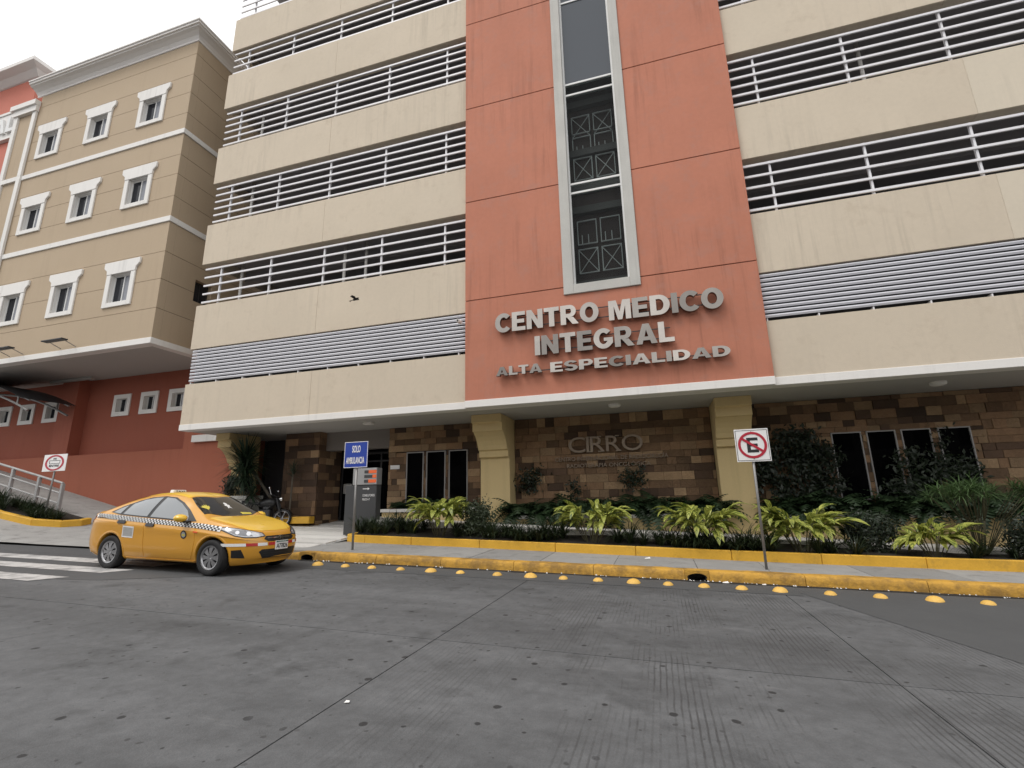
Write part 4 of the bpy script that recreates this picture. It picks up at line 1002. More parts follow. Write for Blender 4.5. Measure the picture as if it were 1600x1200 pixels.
# ---- security camera at the inner end of the left louvre screen
cc = thing('security_camera', (-4.95, 11.95, 6.3), 'small white security camera at the end of the left louvre screen beside the orange tower', 'camera')
q = MB(); q.bar((-4.95, 12.0, 6.36), (-4.95, 11.86, 6.36), .018, 8); q.build('bracket', MT['white'], cc)
q = MB(); q.box(-4.99, -4.91, 11.66, 11.90, 6.25, 6.34); q.build('housing', MT['white'], cc, bevel=.012)
q = MB(); q.lathe([(0, .012), (.026, .01), (.028, 0)], 14, Matrix.Translation((-4.95, 11.658, 6.295)) @ Matrix.Rotation(R(90), 4, 'X')); q.build('lens', MT['blackplastic'], cc)

# ---- bird in flight before the facade
bd = thing('bird', (-7.8, 11.0, 7.06), 'small dark bird flying in front of the cream facade', 'bird')
q = MB(); q.lathe([(0, -.15), (.03, -.12), (.05, -.04), (.055, .03), (.035, .09), (.03, .12), (.012, .15), (0, .17)], 10, Matrix.Translation((-7.8, 11, 7.06)) @ Matrix.Rotation(R(76), 4, 'Y'))
q.add([(-7.93, 10.99, 7.04), (-7.93, 11.01, 7.04), (-8.08, 11.05, 7.0), (-8.08, 10.95, 7.0)], [(0, 1, 2, 3)])
q.build('body', MT['bird'], bd, smooth=True)
bd.scale = (.7, .7, .7)
for s in (-1, 1):
    q = MB(); q.add([(-7.75, 11 + s * .03, 7.08), (-7.86, 11 + s * .03, 7.07), (-7.92, 11 + s * .2, 7.12 - .02), (-7.80, 11 + s * .26, 7.13), (-7.74, 11 + s * .14, 7.12)], [(0, 1, 2, 3, 4)])
    q.build('wing', MT['bird'], bd)
# litter
rg = random.Random(77); vs = []; fs = []
for i in range(110):
    x = rg.uniform(-7.5, 9); y = 9.54 - abs(rg.gauss(0, .05)); z = SL * x + .011; r = rg.uniform(.006, .018); k = len(vs)
    vs += [(x - r, y - r * .6, z), (x + r, y - r * .4, z), (x + r * .5, y + r * .7, z + r * .4), (x - r * .6, y + r * .5, z + r)]; fs += [(k, k + 1, k + 2), (k, k + 2, k + 3)]
tag(mesh('gutter_debris', vs, fs, MT['paper']), kind='stuff')
for k, (x, y, r) in enumerate(((-2.25, 3.35, .02), (.95, 9.46, .055), (1.55, 9.47, .035), (-.35, 10.9, .06))):
    z = SL * x + .006 if y < 9.5 else SL * x + .182
    o = mesh('paper_scrap', [(x - r, y - r * .5, z), (x + r, y - r * .3, z + .004), (x + r * .8, y + r * .5, z + r * .5), (x - r * .7, y + r * .6, z + .01)], [(0, 1, 2), (0, 2, 3)], MT['paper'])
    tag(o, ('tiny white paper scrap on the open grey road', 'white crumpled paper in the gutter left of the no parking post', 'smallest white litter in the gutter near the no parking post', 'white paper lying on the pavement')[k], 'litter')

# ================================================================== TAXI
def interp(tab, x):
    if x <= tab[0][0]: return tab[0][1]
    for i in range(len(tab) - 1):
        (a, b), (c, d) = tab[i], tab[i + 1]
        if x <= c:
            # monotone-ish cubic through the neighbours
            p = tab[max(0, i - 1)]; q = tab[min(len(tab) - 1, i + 2)]
            m0 = (d - p[1]) / (c - p[0]); m1 = (q[1] - b) / (q[0] - a); h = c - a; t = (x - a) / h
            return (2 * t**3 - 3 * t**2 + 1) * b + (t**3 - 2 * t**2 + t) * h * m0 + (-2 * t**3 + 3 * t**2) * d + (t**3 - t**2) * h * m1
    return tab[-1][1]
# X forward, front axle at +1.285, rear at -1.285, Z from the ground
TOP = [(-2.24, 1.03), (-2.0, 1.07), (-1.75, 1.10), (-1.45, 1.235), (-1.15, 1.345), (-.8, 1.425), (-.45, 1.455), (-.1, 1.45), (.2, 1.395), (.5, 1.26), (.8, 1.10), (.98, 1.00), (1.2, .955), (1.5, .895), (1.75, .825), (1.95, .745), (2.05, .70)]
BELT = [(-2.24, .97), (-1.9, 1.00), (-1.3, .985), (-.6, .945), (0, .915), (.6, .885), (1.0, .865), (1.4, .82), (1.7, .765), (1.95, .70), (2.05, .67)]
XF0, XR0 = .95, -1.25
def station(X):
    zt, zb = interp(TOP, X), interp(BELT, X); dz = max(zt - zb, .02); cab = max(0, min(1, (dz - .1) / .3))
    lo = .185 - .03 * max(0, min(1, (X - .9) / .5))
    tum = .21 * cab
    return [(0, lo), (.62, lo), (.745, lo + .02), (.79, lo + .09), (.822, .40), (.834, .55), (.838, .66), (.852, zb - .125), (.834, zb - .085), (.812, zb - .02), (.795, zb + .015),
            (.79 - tum * .40 - .03 * (1 - cab), zb + dz * .40), (.775 - tum * .85 - .05 * (1 - cab), zb + dz * .72), (.75 - tum * 1.1 - .09 * (1 - cab), zb + dz * .87),
            (.58 - tum * .75, zb + dz * .955), (.30 - tum * .25, zb + dz * .99), (0, zt)]
def cat(pts, n):
    out = []
    for i in range(len(pts) - 1):
        p0, p1, p2, p3 = pts[max(0, i - 1)], pts[i], pts[i + 1], pts[min(len(pts) - 1, i + 2)]
        for k in range(n):
            t = k / n
            out.append(tuple(.5 * ((2 * p1[j]) + (-p0[j] + p2[j]) * t + (2 * p0[j] - 5 * p1[j] + 4 * p2[j] - p3[j]) * t * t + (-p0[j] + 3 * p1[j] - 3 * p2[j] + p3[j]) * t**3) for j in range(2)))
    out.append(pts[-1]); return out
def nose_x(z):   # front silhouette on the centre line
    return interp([(.18, 2.00), (.26, 2.06), (.36, 2.085), (.5, 2.095), (.6, 2.07), (.68, 2.03), (.74, 1.985), (.80, 1.92)], z)
def tail_x(z):
    return interp([(.18, -2.16), (.3, -2.25), (.5, -2.29), (.66, -2.285), (.8, -2.24), (.95, -2.21), (1.03, -2.23), (1.1, -2.15)], z)
rows = []
def squash(X, end):
    pass
secs = []
for X in lin(XR0, XF0, 40): secs.append([(X, y, z) for y, z in cat(station(X), 3)])
ns = 22
for k in range(1, ns + 1):       # close the nose along a super-ellipse
    s = math.sin(math.pi / 2 * k / ns); row = []
    base = cat(station(XF0 + (1.97 - XF0) * s), 3)
    for y, z in base:
        xe = nose_x(z); row.append((XF0 + (xe - XF0) * s, y * (1 - s ** 3.1) ** (1 / 2.5), z + (.035 * max(0, (s - .6) / .4) if z < .25 else 0)))
    secs.append(row)
pre = []
for k in range(ns, 0, -1):
    s = math.sin(math.pi / 2 * k / ns); row = []
    base = cat(station(XR0 + (-2.2 - XR0) * s), 3)
    for y, z in base:
        xe = tail_x(z); row.append((XR0 + (xe - XR0) * s, y * (1 - s ** 4.2) ** (1 / 2.8), z + (.06 * s * s if z < .25 else 0)))
    pre.append(row)
secs = pre + secs
K = len(secs[0])
bm = bmesh.new()
for sgn in (1, -1):
    g = [[bm.verts.new((x, y * sgn, z)) for x, y, z in r] for r in secs]
    for i in range(len(g) - 1):
        for j in range(K - 1):
            q = [g[i][j], g[i + 1][j], g[i + 1][j + 1], g[i][j + 1]]
            if sgn > 0: q.reverse()
            try: bm.faces.new(q)
            except ValueError: pass
bmesh.ops.remove_doubles(bm, verts=bm.verts, dist=.0008)
bmesh.ops.dissolve_degenerate(bm, dist=.0005, edges=bm.edges)
bmesh.ops.recalc_face_normals(bm, faces=bm.faces)
bvh = BVHTree.FromBMesh(bm)
shell = D.meshes.new('body'); bm.to_mesh(shell); bm.free()
# heading: parallel to the kerb, nose downhill
TR = Matrix.Rotation(R(1.6), 4, 'Y') @ Matrix.Rotation(R(-1.2), 4, 'Z')
tx = thing('taxi', (-9.10, 8.04, road_z(-9.10) + .004), 'orange yellow taxi saloon with checkered side stripe driving along the kerb', 'taxi')
tx.rotation_euler = TR.to_euler()
body = D.objects.new('body', shell); C.objects.link(body); shell.materials.append(MT['taxi'])
cut = MB()
for X in (1.285, -1.285):
    for s in (-1, 1):
        Mx = Matrix.Translation((X, s * .56, .315)) @ Matrix.Rotation(R(90), 4, 'X')
        cut.lathe([(0, -.30), (.355, -.30), (.355, .30), (0, .30)], 40, Mx)
co = cut.build('cutter', MT['blackplastic'])
mod = body.modifiers.new('arch', 'BOOLEAN'); mod.object = co; mod.operation = 'DIFFERENCE'; mod.solver = 'EXACT'
dg = bpy.context.evaluated_depsgraph_get(); dg.update()
bme = D.meshes.new_from_object(body.evaluated_get(dg)); D.objects.remove(body); D.objects.remove(co)
bme.polygons.foreach_set('use_smooth', [True] * len(bme.polygons)); bme.set_sharp_from_angle(angle=R(38))
bme.materials.clear(); bme.materials.append(MT['taxi']); bme.name = 'body'
body = link('body', bme, tx, local=True)

DV = {s: Vector((.80, s * .60, 0)) for s in (-1, 1)}; DU = {s: Vector((-s * DV[s].y * s, DV[s].x, 0)) for s in (-1, 1)}
def patch(name, poly, axis, m, parent=None, off=.004, step=.05, side=-1, smooth=True, skirt=.008, uvspan=None):
    """a panel lying on the body: outline in XZ (axis 'y'), YZ ('x', seen from the front) or XY ('z', from above)"""
    b = bmesh.new(); b.faces.new([b.verts.new((p[0], p[1], 0)) for p in poly]); bmesh.ops.triangulate(b, faces=b.faces[:], ngon_method='EAR_CLIP')
    xs = [p[0] for p in poly]; ys = [p[1] for p in poly]
    for lo, hi, nrm in ((min(xs), max(xs), (1, 0, 0)), (min(ys), max(ys), (0, 1, 0))):
        k = max(1, int((hi - lo) / step))
        for i in range(1, k):
            v = lo + (hi - lo) * i / k
            bmesh.ops.bisect_plane(b, geom=b.verts[:] + b.edges[:] + b.faces[:], plane_co=Vector(nrm) * v, plane_no=nrm)
    uvl = b.loops.layers.uv.new('UVMap')
    for f in b.faces:
        for l in f.loops: l[uvl].uv = (l.vert.co.x, l.vert.co.y)
    for v in b.verts:
        if axis == 'y': o, d = Vector((v.co.x, side * 3, v.co.y)), Vector((0, -side, 0))
        elif axis == 'd': o, d = DU[side] * v.co.x + Vector((0, 0, v.co.y)) + DV[side] * 5, -DV[side]
        elif axis == 'x': o, d = Vector((4, v.co.x, v.co.y)), Vector((-1, 0, 0))
        else: o, d = Vector((v.co.x, v.co.y, 4)), Vector((0, 0, -1))
        h, nn, _, _ = bvh.ray_cast(o, d)
        if h is None:
            h, nn, _, _ = bvh.find_nearest(o + d * 2.2)
        if nn.dot(d) > 0: nn = -nn
        v.co = h + nn * off
    be = [e for e in b.edges if len(e.link_faces) == 1]
    if skirt:
        r = bmesh.ops.extrude_edge_only(b, edges=be)
        for v in [g for g in r['geom'] if isinstance(g, bmesh.types.BMVert)]:
            h, nn, _, _ = bvh.find_nearest(v.co)
            v.co = h - (v.co - h).normalized() * .003 if (v.co - h).length > 1e-6 else h
    bmesh.ops.recalc_face_normals(b, faces=b.faces)
    me = D.meshes.new(name); b.to_mesh(me); b.free(); me.materials.append(m)
    if smooth: me.polygons.foreach_set('use_smooth', [True] * len(me.polygons)); me.set_sharp_from_angle(angle=R(40))
    return link(name, me, parent or tx, local=True)
# hood and roof panels
patch('hood', [(.99, -.66), (1.35, -.655), (1.62, -.60), (1.80, -.50), (1.905, -.33), (1.945, 0), (1.905, .33), (1.80, .50), (1.62, .60), (1.35, .655), (.99, .66), (1.05, .35), (1.07, 0), (1.05, -.35)], 'z', MT['taxi_skylit'], off=.006)
patch('roof', [(.20, -.50), (.27, 0), (.20, .50), (-.9, .49), (-.97, 0), (-.9, -.49)], 'z', MT['taxi_skylit'], off=.004)
patch('windscreen', [(.24, -.475), (.32, 0), (.24, .475), (.55, .575), (.82, .645), (.95, .36), (.995, 0), (.95, -.36), (.82, -.645), (.55, -.575)], 'z', MT['windscreen'], off=.005)
patch('rear_window', [(-1.04, -.46), (-1.0, 0), (-1.04, .46), (-1.58, .56), (-1.66, 0), (-1.58, -.56)], 'z', MT['windscreen'], off=.005)
rim_ = MT['blackplastic']
for s in (-1, 1):
    # dark window surround, panes
    sur = patch('window_surround', [(-1.50, 1.055), (-1.30, 1.165), (-1.0, 1.275), (-.7, 1.345), (-.35, 1.372), (-.05, 1.352), (.22, 1.255), (.50, 1.10), (.80, .925), (.60, .912), (0, .945), (-.6, .975), (-1.2, 1.01)], 'y', rim_, off=.004, side=s)
    patch('pane', [(-1.06, 1.215), (-.82, 1.295), (-.55, 1.335), (-.38, 1.345), (-.47, .99), (-.8, 1.005), (-1.13, 1.025)], 'y', MT['carglass'], sur, off=.008, side=s)
    patch('pane', [(-.28, 1.347), (-.06, 1.327), (.18, 1.24), (.42, 1.105), (.55, 1.0), (.58, .935), (0, .968), (-.385, .985)], 'y', MT['carglass'], sur, off=.008, side=s)
    patch('pane', [(-1.32, 1.12), (-1.16, 1.185), (-1.21, 1.03), (-1.42, 1.05)], 'y', MT['carglass'], sur, off=.008, side=s)
    # doors
    dfr = patch('door', [(-.42, .955), (.1, .935), (.70, .885), (.86, .80), (.885, .60), (.86, .40), (.80, .265), (-.36, .265), (-.39, .55)], 'y', MT['taxi'], off=.005, side=s)
    drr = patch('door', [(-.435, .955), (-.405, .55), (-.375, .265), (-.82, .265), (-.88, .38), (-.97, .54), (-1.12, .70), (-1.20, .86), (-1.19, .985), (-.8, .97)], 'y', MT['taxi'], off=.005, side=s)
    patch('sill_trim', [(-.85, .235), (.9, .235), (.9, .215), (-.85, .215)], 'y', MT['taxi'], off=.012, side=s)
    # handles
    for X, z, par in ((-.27, .845, dfr), (-1.03, .885, drr)):
        h = patch('handle', [(X - .10, z - .028), (X + .10, z - .035), (X + .11, z - .01), (X + .08, z + .018), (X - .08, z + .024), (X - .11, z)], 'y', MT['blackplastic'], par, off=.026, step=.03, side=s)
    # wheel arch lips
    for X in (1.285, -1.285):
        q = MB(); n = 28; prev = None; vs = []
        for i in range(n + 1):
            a = R(-12) + R(204) * i / n
            for rr, dy in ((.352, -.012), (.352, .005), (.385, .006), (.398, -.006)):
                x, z = X + rr * math.cos(a), .315 + rr * math.sin(a)
                h, nn, _, _ = bvh.ray_cast(Vector((x, s * 3, z)), Vector((0, -s, 0)))
                yy = h.y if h else s * .75
                vs.append((x, yy + s * dy, z))
        q.add(vs, [(i * 4 + j, (i + 1) * 4 + j, (i + 1) * 4 + j + 1, i * 4 + j + 1) for i in range(n) for j in range(3)])
        q.build('wheel_arch', MT['taxi'], tx, smooth=True, local=True)
    # checkered stripe
    zc = lambda X: interp(BELT, X)
    tabU = [(-1.95, .085 - .03), (-1.2, .005), (-.4, .0), (.5, .012), (.9, .005), (1.38, -.008)]
    Xs = lin(-1.85, 1.42, 24)
    hi = [(x, zc(x) + .018) for x in Xs]; lo = [(x, zc(x) - .062 + (.02 if x < -1.5 else 0)) for x in Xs]
    st = patch('checker_stripe', hi + lo[::-1], 'y', MT['decal_w'], off=.0105, side=s, step=.06, skirt=0)
    ck = MB(); nck = 80; cw = 3.2 / nck
    bmq = bmesh.new()
    for i in range(nck):
        for r_ in range(3):
            if (i + r_) % 2: continue
            xa, xb = -1.80 + i * cw, -1.80 + (i + 1) * cw; f0, f1 = r_ / 3, (r_ + 1) / 3
            vv = []
            for x, f in ((xa, f0), (xb, f0), (xb, f1), (xa, f1)):
                z = zc(x) - .062 + .08 * f; h, nn, _, _ = bvh.ray_cast(Vector((x, s * 3, z)), Vector((0, -s, 0)))
                if h is None: vv = None; break
                if nn.y * s < 0: nn = -nn
                vv.append(bmq.verts.new(h + nn * .0125))
            if vv: bmq.faces.new(vv)
    me = D.meshes.new('checker'); bmq.to_mesh(me); bmq.free(); me.materials.append(MT['ink']); link('checker', me, st, local=True)
    # door sticker, round badge, side repeater
    patch('door_sticker', [(-.98, .60), (-.68, .59), (-.67, .80), (-.97, .815)], 'y', MT['decal_w'], off=.0085, side=s, skirt=0)
    patch('sticker_print', [(-.955, .625), (-.70, .615), (-.695, .775), (-.95, .79)], 'y', MT['decal_g'], off=.0105, side=s, skirt=0)
    circ = lambda cx, cz, r, k=20: [(cx + r * math.cos(2 * math.pi * i / k), cz + r * math.sin(2 * math.pi * i / k)) for i in range(k)]
    bg_ = patch('round_badge', circ(.62, .69, .075), 'y', MT['ink'], off=.0085, side=s, skirt=0)
    patch('badge_print', circ(.62, .69, .05), 'y', MT['decal_g'], bg_, off=.0105, side=s, skirt=0)
    patch('badge_print', [(.585, .672), (.655, .672), (.655, .70), (.585, .70)], 'y', MT['decal_y'], bg_, off=.0125, side=s, skirt=0)
    patch('side_repeater', [(.84, .735), (.93, .725), (.955, .74), (.93, .755), (.85, .758)], 'y', MT['orange'], off=.008, side=s)
    # door mirror
    q = MB(); n = 14; prof = [(0, 0), (.5, .02), (.8, .06), (1, .12), (1, .16), (.92, .19), (0, .192)]
    mm = D.meshes.new('door_mirror')
    mb = MB(); mb.lathe([(r * .115, h) for r, h in prof], 20)
    Mx = Matrix.Translation((.70, s * .93, .985)) @ Matrix.Rotation(R(-90), 4, 'Y') @ Matrix.Diagonal((.62, 1.0, .85, 1))
    mb.v = [Mx @ v for v in mb.v]; mir = mb.build('door_mirror', MT['taxi_skylit'], tx, smooth=True, local=True, angle=R(40))
    q = MB(); q.box(.56, .68, min(s * .74, s * .92), max(s * .74, s * .92), .905, .935); q.build('mirror_arm', MT['blackplastic'], mir, local=True, bevel=.008)
    # tail lamp
    patch('tail_lamp', [(-2.19, .93), (-1.88, .985), (-1.93, .90), (-2.08, .80), (-2.2, .79)], 'y', MT['tail'], off=.008, side=s)
    # fog lamp recess
    yy = lambda *p: [(s * a, b) for a, b in p]
    patch('fog_recess', yy((.60, .30), (.72, .31), (.74, .44), (.665, .45)), 'x', MT['blackplastic'], off=.005, step=.03)
# headlamps: swept back from the nose up the wing
for s in (-1, 1):
    P3 = lambda L_: [(Vector((x, s * y, z)).dot(DU[s]), z) for x, y, z in L_]
    hl_ = patch('headlamp', P3([(2.02, .33, .665), (1.97, .50, .645), (1.86, .66, .65), (1.72, .745, .68), (1.52, .79, .755), (1.30, .81, .825), (1.50, .745, .835), (1.70, .65, .81), (1.86, .50, .765), (1.96, .35, .725)]), 'd', MT['blackplastic'], off=.006, step=.03, side=s)
    lens = patch('headlamp_lens', P3([(2.02, .36, .672), (1.97, .50, .657), (1.86, .655, .663), (1.72, .735, .693), (1.54, .78, .765), (1.40, .79, .81), (1.52, .745, .822), (1.70, .65, .797), (1.86, .50, .753), (1.96, .37, .717)]), 'd', MT['lamp_lens'], hl_, off=.010, step=.03, skirt=0, side=s)
    patch('lamp_bezel', P3([(1.93, .53, .672), (1.86, .655, .676), (1.72, .73, .705), (1.60, .765, .75), (1.66, .715, .79), (1.80, .59, .765)]), 'd', MT['lamp_inner'], hl_, off=.0125, step=.03, skirt=0, side=s)
    for (cx, cy, cz, r) in ((1.875, .585, .714, .034), (1.72, .69, .738, .03)):
        u0 = Vector((cx, s * cy, cz)).dot(DU[s])
        patch('lamp_bulb', [(u0 + r * 1.1 * math.cos(2 * math.pi * i / 16), cz + r * math.sin(2 * math.pi * i / 16)) for i in range(16)], 'd', MT['chrome'], hl_, off=.015, step=.03, skirt=0, side=s)
# grille, badge, intake, tape, plate
def hexa(w, z0, z1, c=.06): return [(-w + c, z0), (w - c, z0), (w, (z0 + z1) / 2), (w - c * .7, z1), (-w + c * .7, z1), (-w, (z0 + z1) / 2)]
gr = patch('grille', hexa(.36, .575, .668, .07), 'x', MT['blackplastic'], off=.007, step=.04)
patch('grille_bar', [(-.30, .626), (.30, .626), (.30, .636), (-.30, .636)], 'x', MT['chrome'], gr, off=.011, step=.05, skirt=0)
e = 24; ell = lambda a, b, cz: [(a * math.cos(2 * math.pi * i / e), cz + b * math.sin(2 * math.pi * i / e)) for i in range(e)]
bd_ = patch('badge', ell(.068, .038, .622), 'x', MT['chrome'], gr, off=.013, step=.03, skirt=0)
patch('badge_field', ell(.058, .029, .622), 'x', MT['blackplastic'], gr, off=.0145, step=.03, skirt=0)
for pl_ in ([(-.042, .598), (-.022, .600), (-.010, .646), (-.030, .645)], [(.010, .598), (.030, .600), (.042, .646), (.022, .645)], [(-.024, .613), (.026, .620), (.028, .632), (-.022, .625)]):
    patch('badge_letter', pl_, 'x', MT['chrome'], gr, off=.0165, step=.03, skirt=0)
it = patch('lower_intake', [(-.40, .44), (-.44, .40), (-.36, .285), (.36, .285), (.44, .40), (.40, .44)], 'x', MT['blackplastic'], off=.006, step=.04)
for z in (.325, .365, .405): patch('intake_slat', [(-.37, z), (.37, z), (.37, z + .008), (-.37, z + .008)], 'x', MT['darkmetal'], it, off=.012, step=.05, skirt=0)
for a, b, c in ((-.80, -.62, 'w'), (-.62, -.47, 'r'), (-.47, -.31, 'w'), (-.29, -.15, 'r'), (.17, .31, 'r'), (.31, .45, 'w'), (.47, .60, 'r'), (.60, .76, 'w')):
    patch('reflective_tape', [(a, .505), (b, .505), (b, .555), (a, .555)], 'x', MT['decal_' + c], off=.007, step=.03, skirt=0)
pm = Matrix(((0, 0, 1, 2.112), (1, 0, 0, 0), (0, 1, 0, 0), (0, 0, 0, 1)))      # local x->Y, y->Z, z->X
npl = box('number_plate', 2.09, 2.111, -.155, .155, .415, .575, MT['signwhite'], tx, bevel=.004, local=True)
box('plate_band', 2.1105, 2.1125, -.152, .152, .545, .572, MT['plate_g'], npl, local=True)
text_block('lettering', 'A77826', -.135, .135, .44, .525, pm, MT['ink'], npl, .003, .012, local=True)
text_block('lettering', 'EL SALVADOR', -.10, .10, .551, .566, Matrix.Translation((.001, 0, 0)) @ pm, MT['signwhite'], npl, .002, .0, local=True)
# wipers and things behind the windscreen
patch('dashboard_paper', [(.86, .12), (.93, .12), (.93, .36), (.88, .36)], 'z', MT['decal_y'], off=.007, skirt=0)
hand = [(.74, -.50), (.66, -.53), (.58, -.555), (.60, -.52), (.56, -.515), (.60, -.49), (.55, -.475), (.60, -.46), (.56, -.435), (.62, -.435), (.61, -.40), (.68, -.43)]
patch('hand_sticker', hand, 'z', MT['decal_y'], off=.007, skirt=0)
fg = [(.62, -.03), (.56, -.035), (.53, -.015), (.53, .015), (.56, .035), (.62, .03), (.60, .055), (.64, .055), (.66, .03), (.74, .045), (.70, 0), (.74, -.045), (.66, -.03), (.64, -.055), (.60, -.055)]
patch('figure_sticker', fg, 'z', MT['decal_w'], off=.007, skirt=0)
# roof sign
q = MB(); q.prism([(-.16, 1.43), (.16, 1.43), (.14, 1.50), (-.14, 1.50)], 'x', -.80, -.70)
rs = q.build('roof_sign', MT['signwhite'], tx, local=True, bevel=.01)
for yv in (-.205,):
    text_block('lettering', 'TAXI', -.10, .10, 1.452, 1.49, Matrix.Translation((-.698 - 2.112, 0, 0)) @ pm, MT['ink'], rs, .003, .01, local=True)
box('antenna_base', -1.0, -.92, -.03, .03, 1.385, 1.42, MT['blackplastic'], tx, local=True)
# underside and wheel wells
box('underbody', -1.7, 1.55, -.60, .60, .21, .32, MT['blackplastic'], tx, local=True)
# wheels
def wheel_parts():
    ty = MB(); ty.lathe([(.205, -.08), (.235, -.097), (.282, -.099), (.303, -.085), (.309, -.05), (.309, .05), (.303, .085), (.282, .099), (.235, .097), (.205, .08)], 48)
    for k in range(3): ty.lathe([(.3095, -.04 + k * .04 - .006), (.311, -.04 + k * .04), (.3095, -.04 + k * .04 + .006)], 48)
    t = ty.build('tyre', MT['rubber'], smooth=True, angle=R(40))
    rm = MB(); rm.lathe([(.0, .060), (.03, .072), (.045, .070), (.05, .055)], 24); rm.lathe([(.178, .066), (.190, .088), (.206, .092), (.212, .080), (.208, .02), (.19, .02)], 48)
    for k in range(8):
        a = 2 * math.pi * k / 8; Mx = Matrix.Rotation(a, 4, 'Z')
        rm.prism([(.035, .018), (.11, .032), (.185, .054), (.185, -.054), (.11, -.032), (.035, -.018)], 'z', .05, .064)
        for i in range(len(rm.v) - 12, len(rm.v)):
            v = rm.v[i]; rr = math.hypot(v.x, v.y); v.z += .018 * (1 - abs(rr - .11) / .11); rm.v[i] = Mx @ v
    r = rm.build('wheel_cover', MT['rim'], smooth=True, angle=R(35))
    dk = MB(); dk.lathe([(0, .0), (.205, .01), (.207, .06)], 32); d = dk.build('brake_disc', MT['darkmetal'], smooth=True)
    return t, r, d
t0, r0, d0 = wheel_parts()
for i, (X, s) in enumerate(((1.285, -1), (-1.285, -1), (1.285, 1), (-1.285, 1))):
    t = t0 if i == 0 else t0.copy(); r = r0 if i == 0 else r0.copy(); d = d0 if i == 0 else d0.copy()
    if i: 
        for o in (t, r, d): C.objects.link(o)
    wv_ = D.objects.new('wheel', None); C.objects.link(wv_); wv_.parent = tx; wv_.empty_display_size = .1
    wv_.location = (X, s * .735, .309); wv_.rotation_euler = (R(90 if s < 0 else -90), 0, 0)
    for o in (t, r, d): o.parent = wv_

# ================================================================== MOTORCYCLE by the entrance
mc = thing('motorcycle', (-12.55, 13.35, fore_z(-12.55, 13.35)), 'black motorcycle parked in the shade beside the stone pillar', 'motorcycle')
mc.rotation_euler = (R(-8), 0, R(20))
def mcb(name, fn, m=MT['blackplastic'], **k):
    q = MB(); fn(q); return q.build(name, m, mc, local=True, **k)
for X in (-.62, .64):
    q = MB(); q.lathe([(.24, -.04), (.27, -.05), (.30, -.03), (.305, 0), (.30, .03), (.27, .05), (.24, .04)], 24, Matrix.Translation((X, 0, .30)) @ Matrix.Rotation(R(90), 4, 'X'))
    wq = q.build('wheel', MT['rubber'], mc, local=True, smooth=True)
    q = MB(); q.lathe([(.22, -.02), (.245, -.03), (.245, .03), (.22, .02)], 24, Matrix.Translation((X, 0, .30)) @ Matrix.Rotation(R(90), 4, 'X'))
    for k in range(5):
        a = 2 * math.pi * k / 5; q.bar((X, 0, .30), (X + .23 * math.cos(a), 0, .30 + .23 * math.sin(a)), .018)
    q.build('rim', MT['rim'], wq, local=True)
mcb('tank', lambda q: q.lathe([(0, -.27), (.09, -.24), (.135, -.1), (.15, .06), (.13, .2), (.06, .27), (0, .28)], 16, Matrix.Translation((.12, 0, .80)) @ Matrix.Rotation(R(84), 4, 'Y')), smooth=True)
mcb('seat', lambda q: q.prism([(-.68, .80), (-.12, .74), (-.12, .82), (-.40, .83), (-.72, .90)], 'y', -.12, .12), bevel=.02)
mcb('engine', lambda q: (q.box(-.12, .26, -.13, .13, .28, .58), q.box(.0, .2, -.09, .09, .58, .70)), MT['darkmetal'], bevel=.03)
mcb('frame', lambda q: (q.tube([(-.62, .1, .30), (-.05, .1, .36), (.36, .05, .84)], .022), q.tube([(-.62, -.1, .30), (-.05, -.1, .36), (.36, -.05, .84)], .022), q.tube([(-.4, .09, .78), (-.62, .1, .30)], .02), q.tube([(-.4, -.09, .78), (-.62, -.1, .30)], .02)))
mcb('fork', lambda q: (q.bar((.64, .085, .30), (.40, .085, .95), .024), q.bar((.64, -.085, .30), (.40, -.085, .95), .024)), MT['darkmetal'])
mcb('handlebar', lambda q: q.tube([(.22, .38, 1.02), (.36, .2, 1.03), (.40, 0, .98), (.36, -.2, 1.03), (.22, -.38, 1.02)], .016), MT['darkmetal'])
mcb('headlight', lambda q: q.lathe([(0, .09), (.07, .085), (.085, .06), (.07, -.03), (0, -.07)], 16, Matrix.Translation((.50, 0, .92)) @ Matrix.Rotation(R(90), 4, 'Y')), MT['chrome'], smooth=True)
mcb('exhaust', lambda q: q.bar((.05, -.16, .34), (-.72, -.19, .42), .045, 10), MT['darkmetal'])
for s in (-1, 1): mcb('mirror', lambda q: (q.bar((.30, s * .30, 1.03), (.26, s * .36, 1.2), .008), q.lathe([(0, .01), (.05, .008), (.05, -.01), (0, -.012)], 14, Matrix.Translation((.26, s * .36, 1.24)) @ Matrix.Rotation(R(90), 4, 'Y'))), MT['chrome'])
mcb('front_mudguard', lambda q: q.lathe([(.33, -.06), (.345, 0), (.33, .06)], 24, Matrix.Translation((.64, 0, .30)) @ Matrix.Rotation(R(90), 4, 'X') @ Matrix.Rotation(R(20), 4, 'Z'), arc=.36))
# grey trough behind the taxi with a bush
tr = thing('entrance_trough', (-14.3, 13.7, .8), 'grey concrete trough by the red wall behind the taxi', 'planter')
box('trough', -14.75, -13.4, 13.5, 14.1, .5, 1.62, MT['concrete'], tr); box('coping', -14.82, -13.33, 13.43, 14.17, 1.621, 1.74, MT['concrete'], tr, bevel=.01)

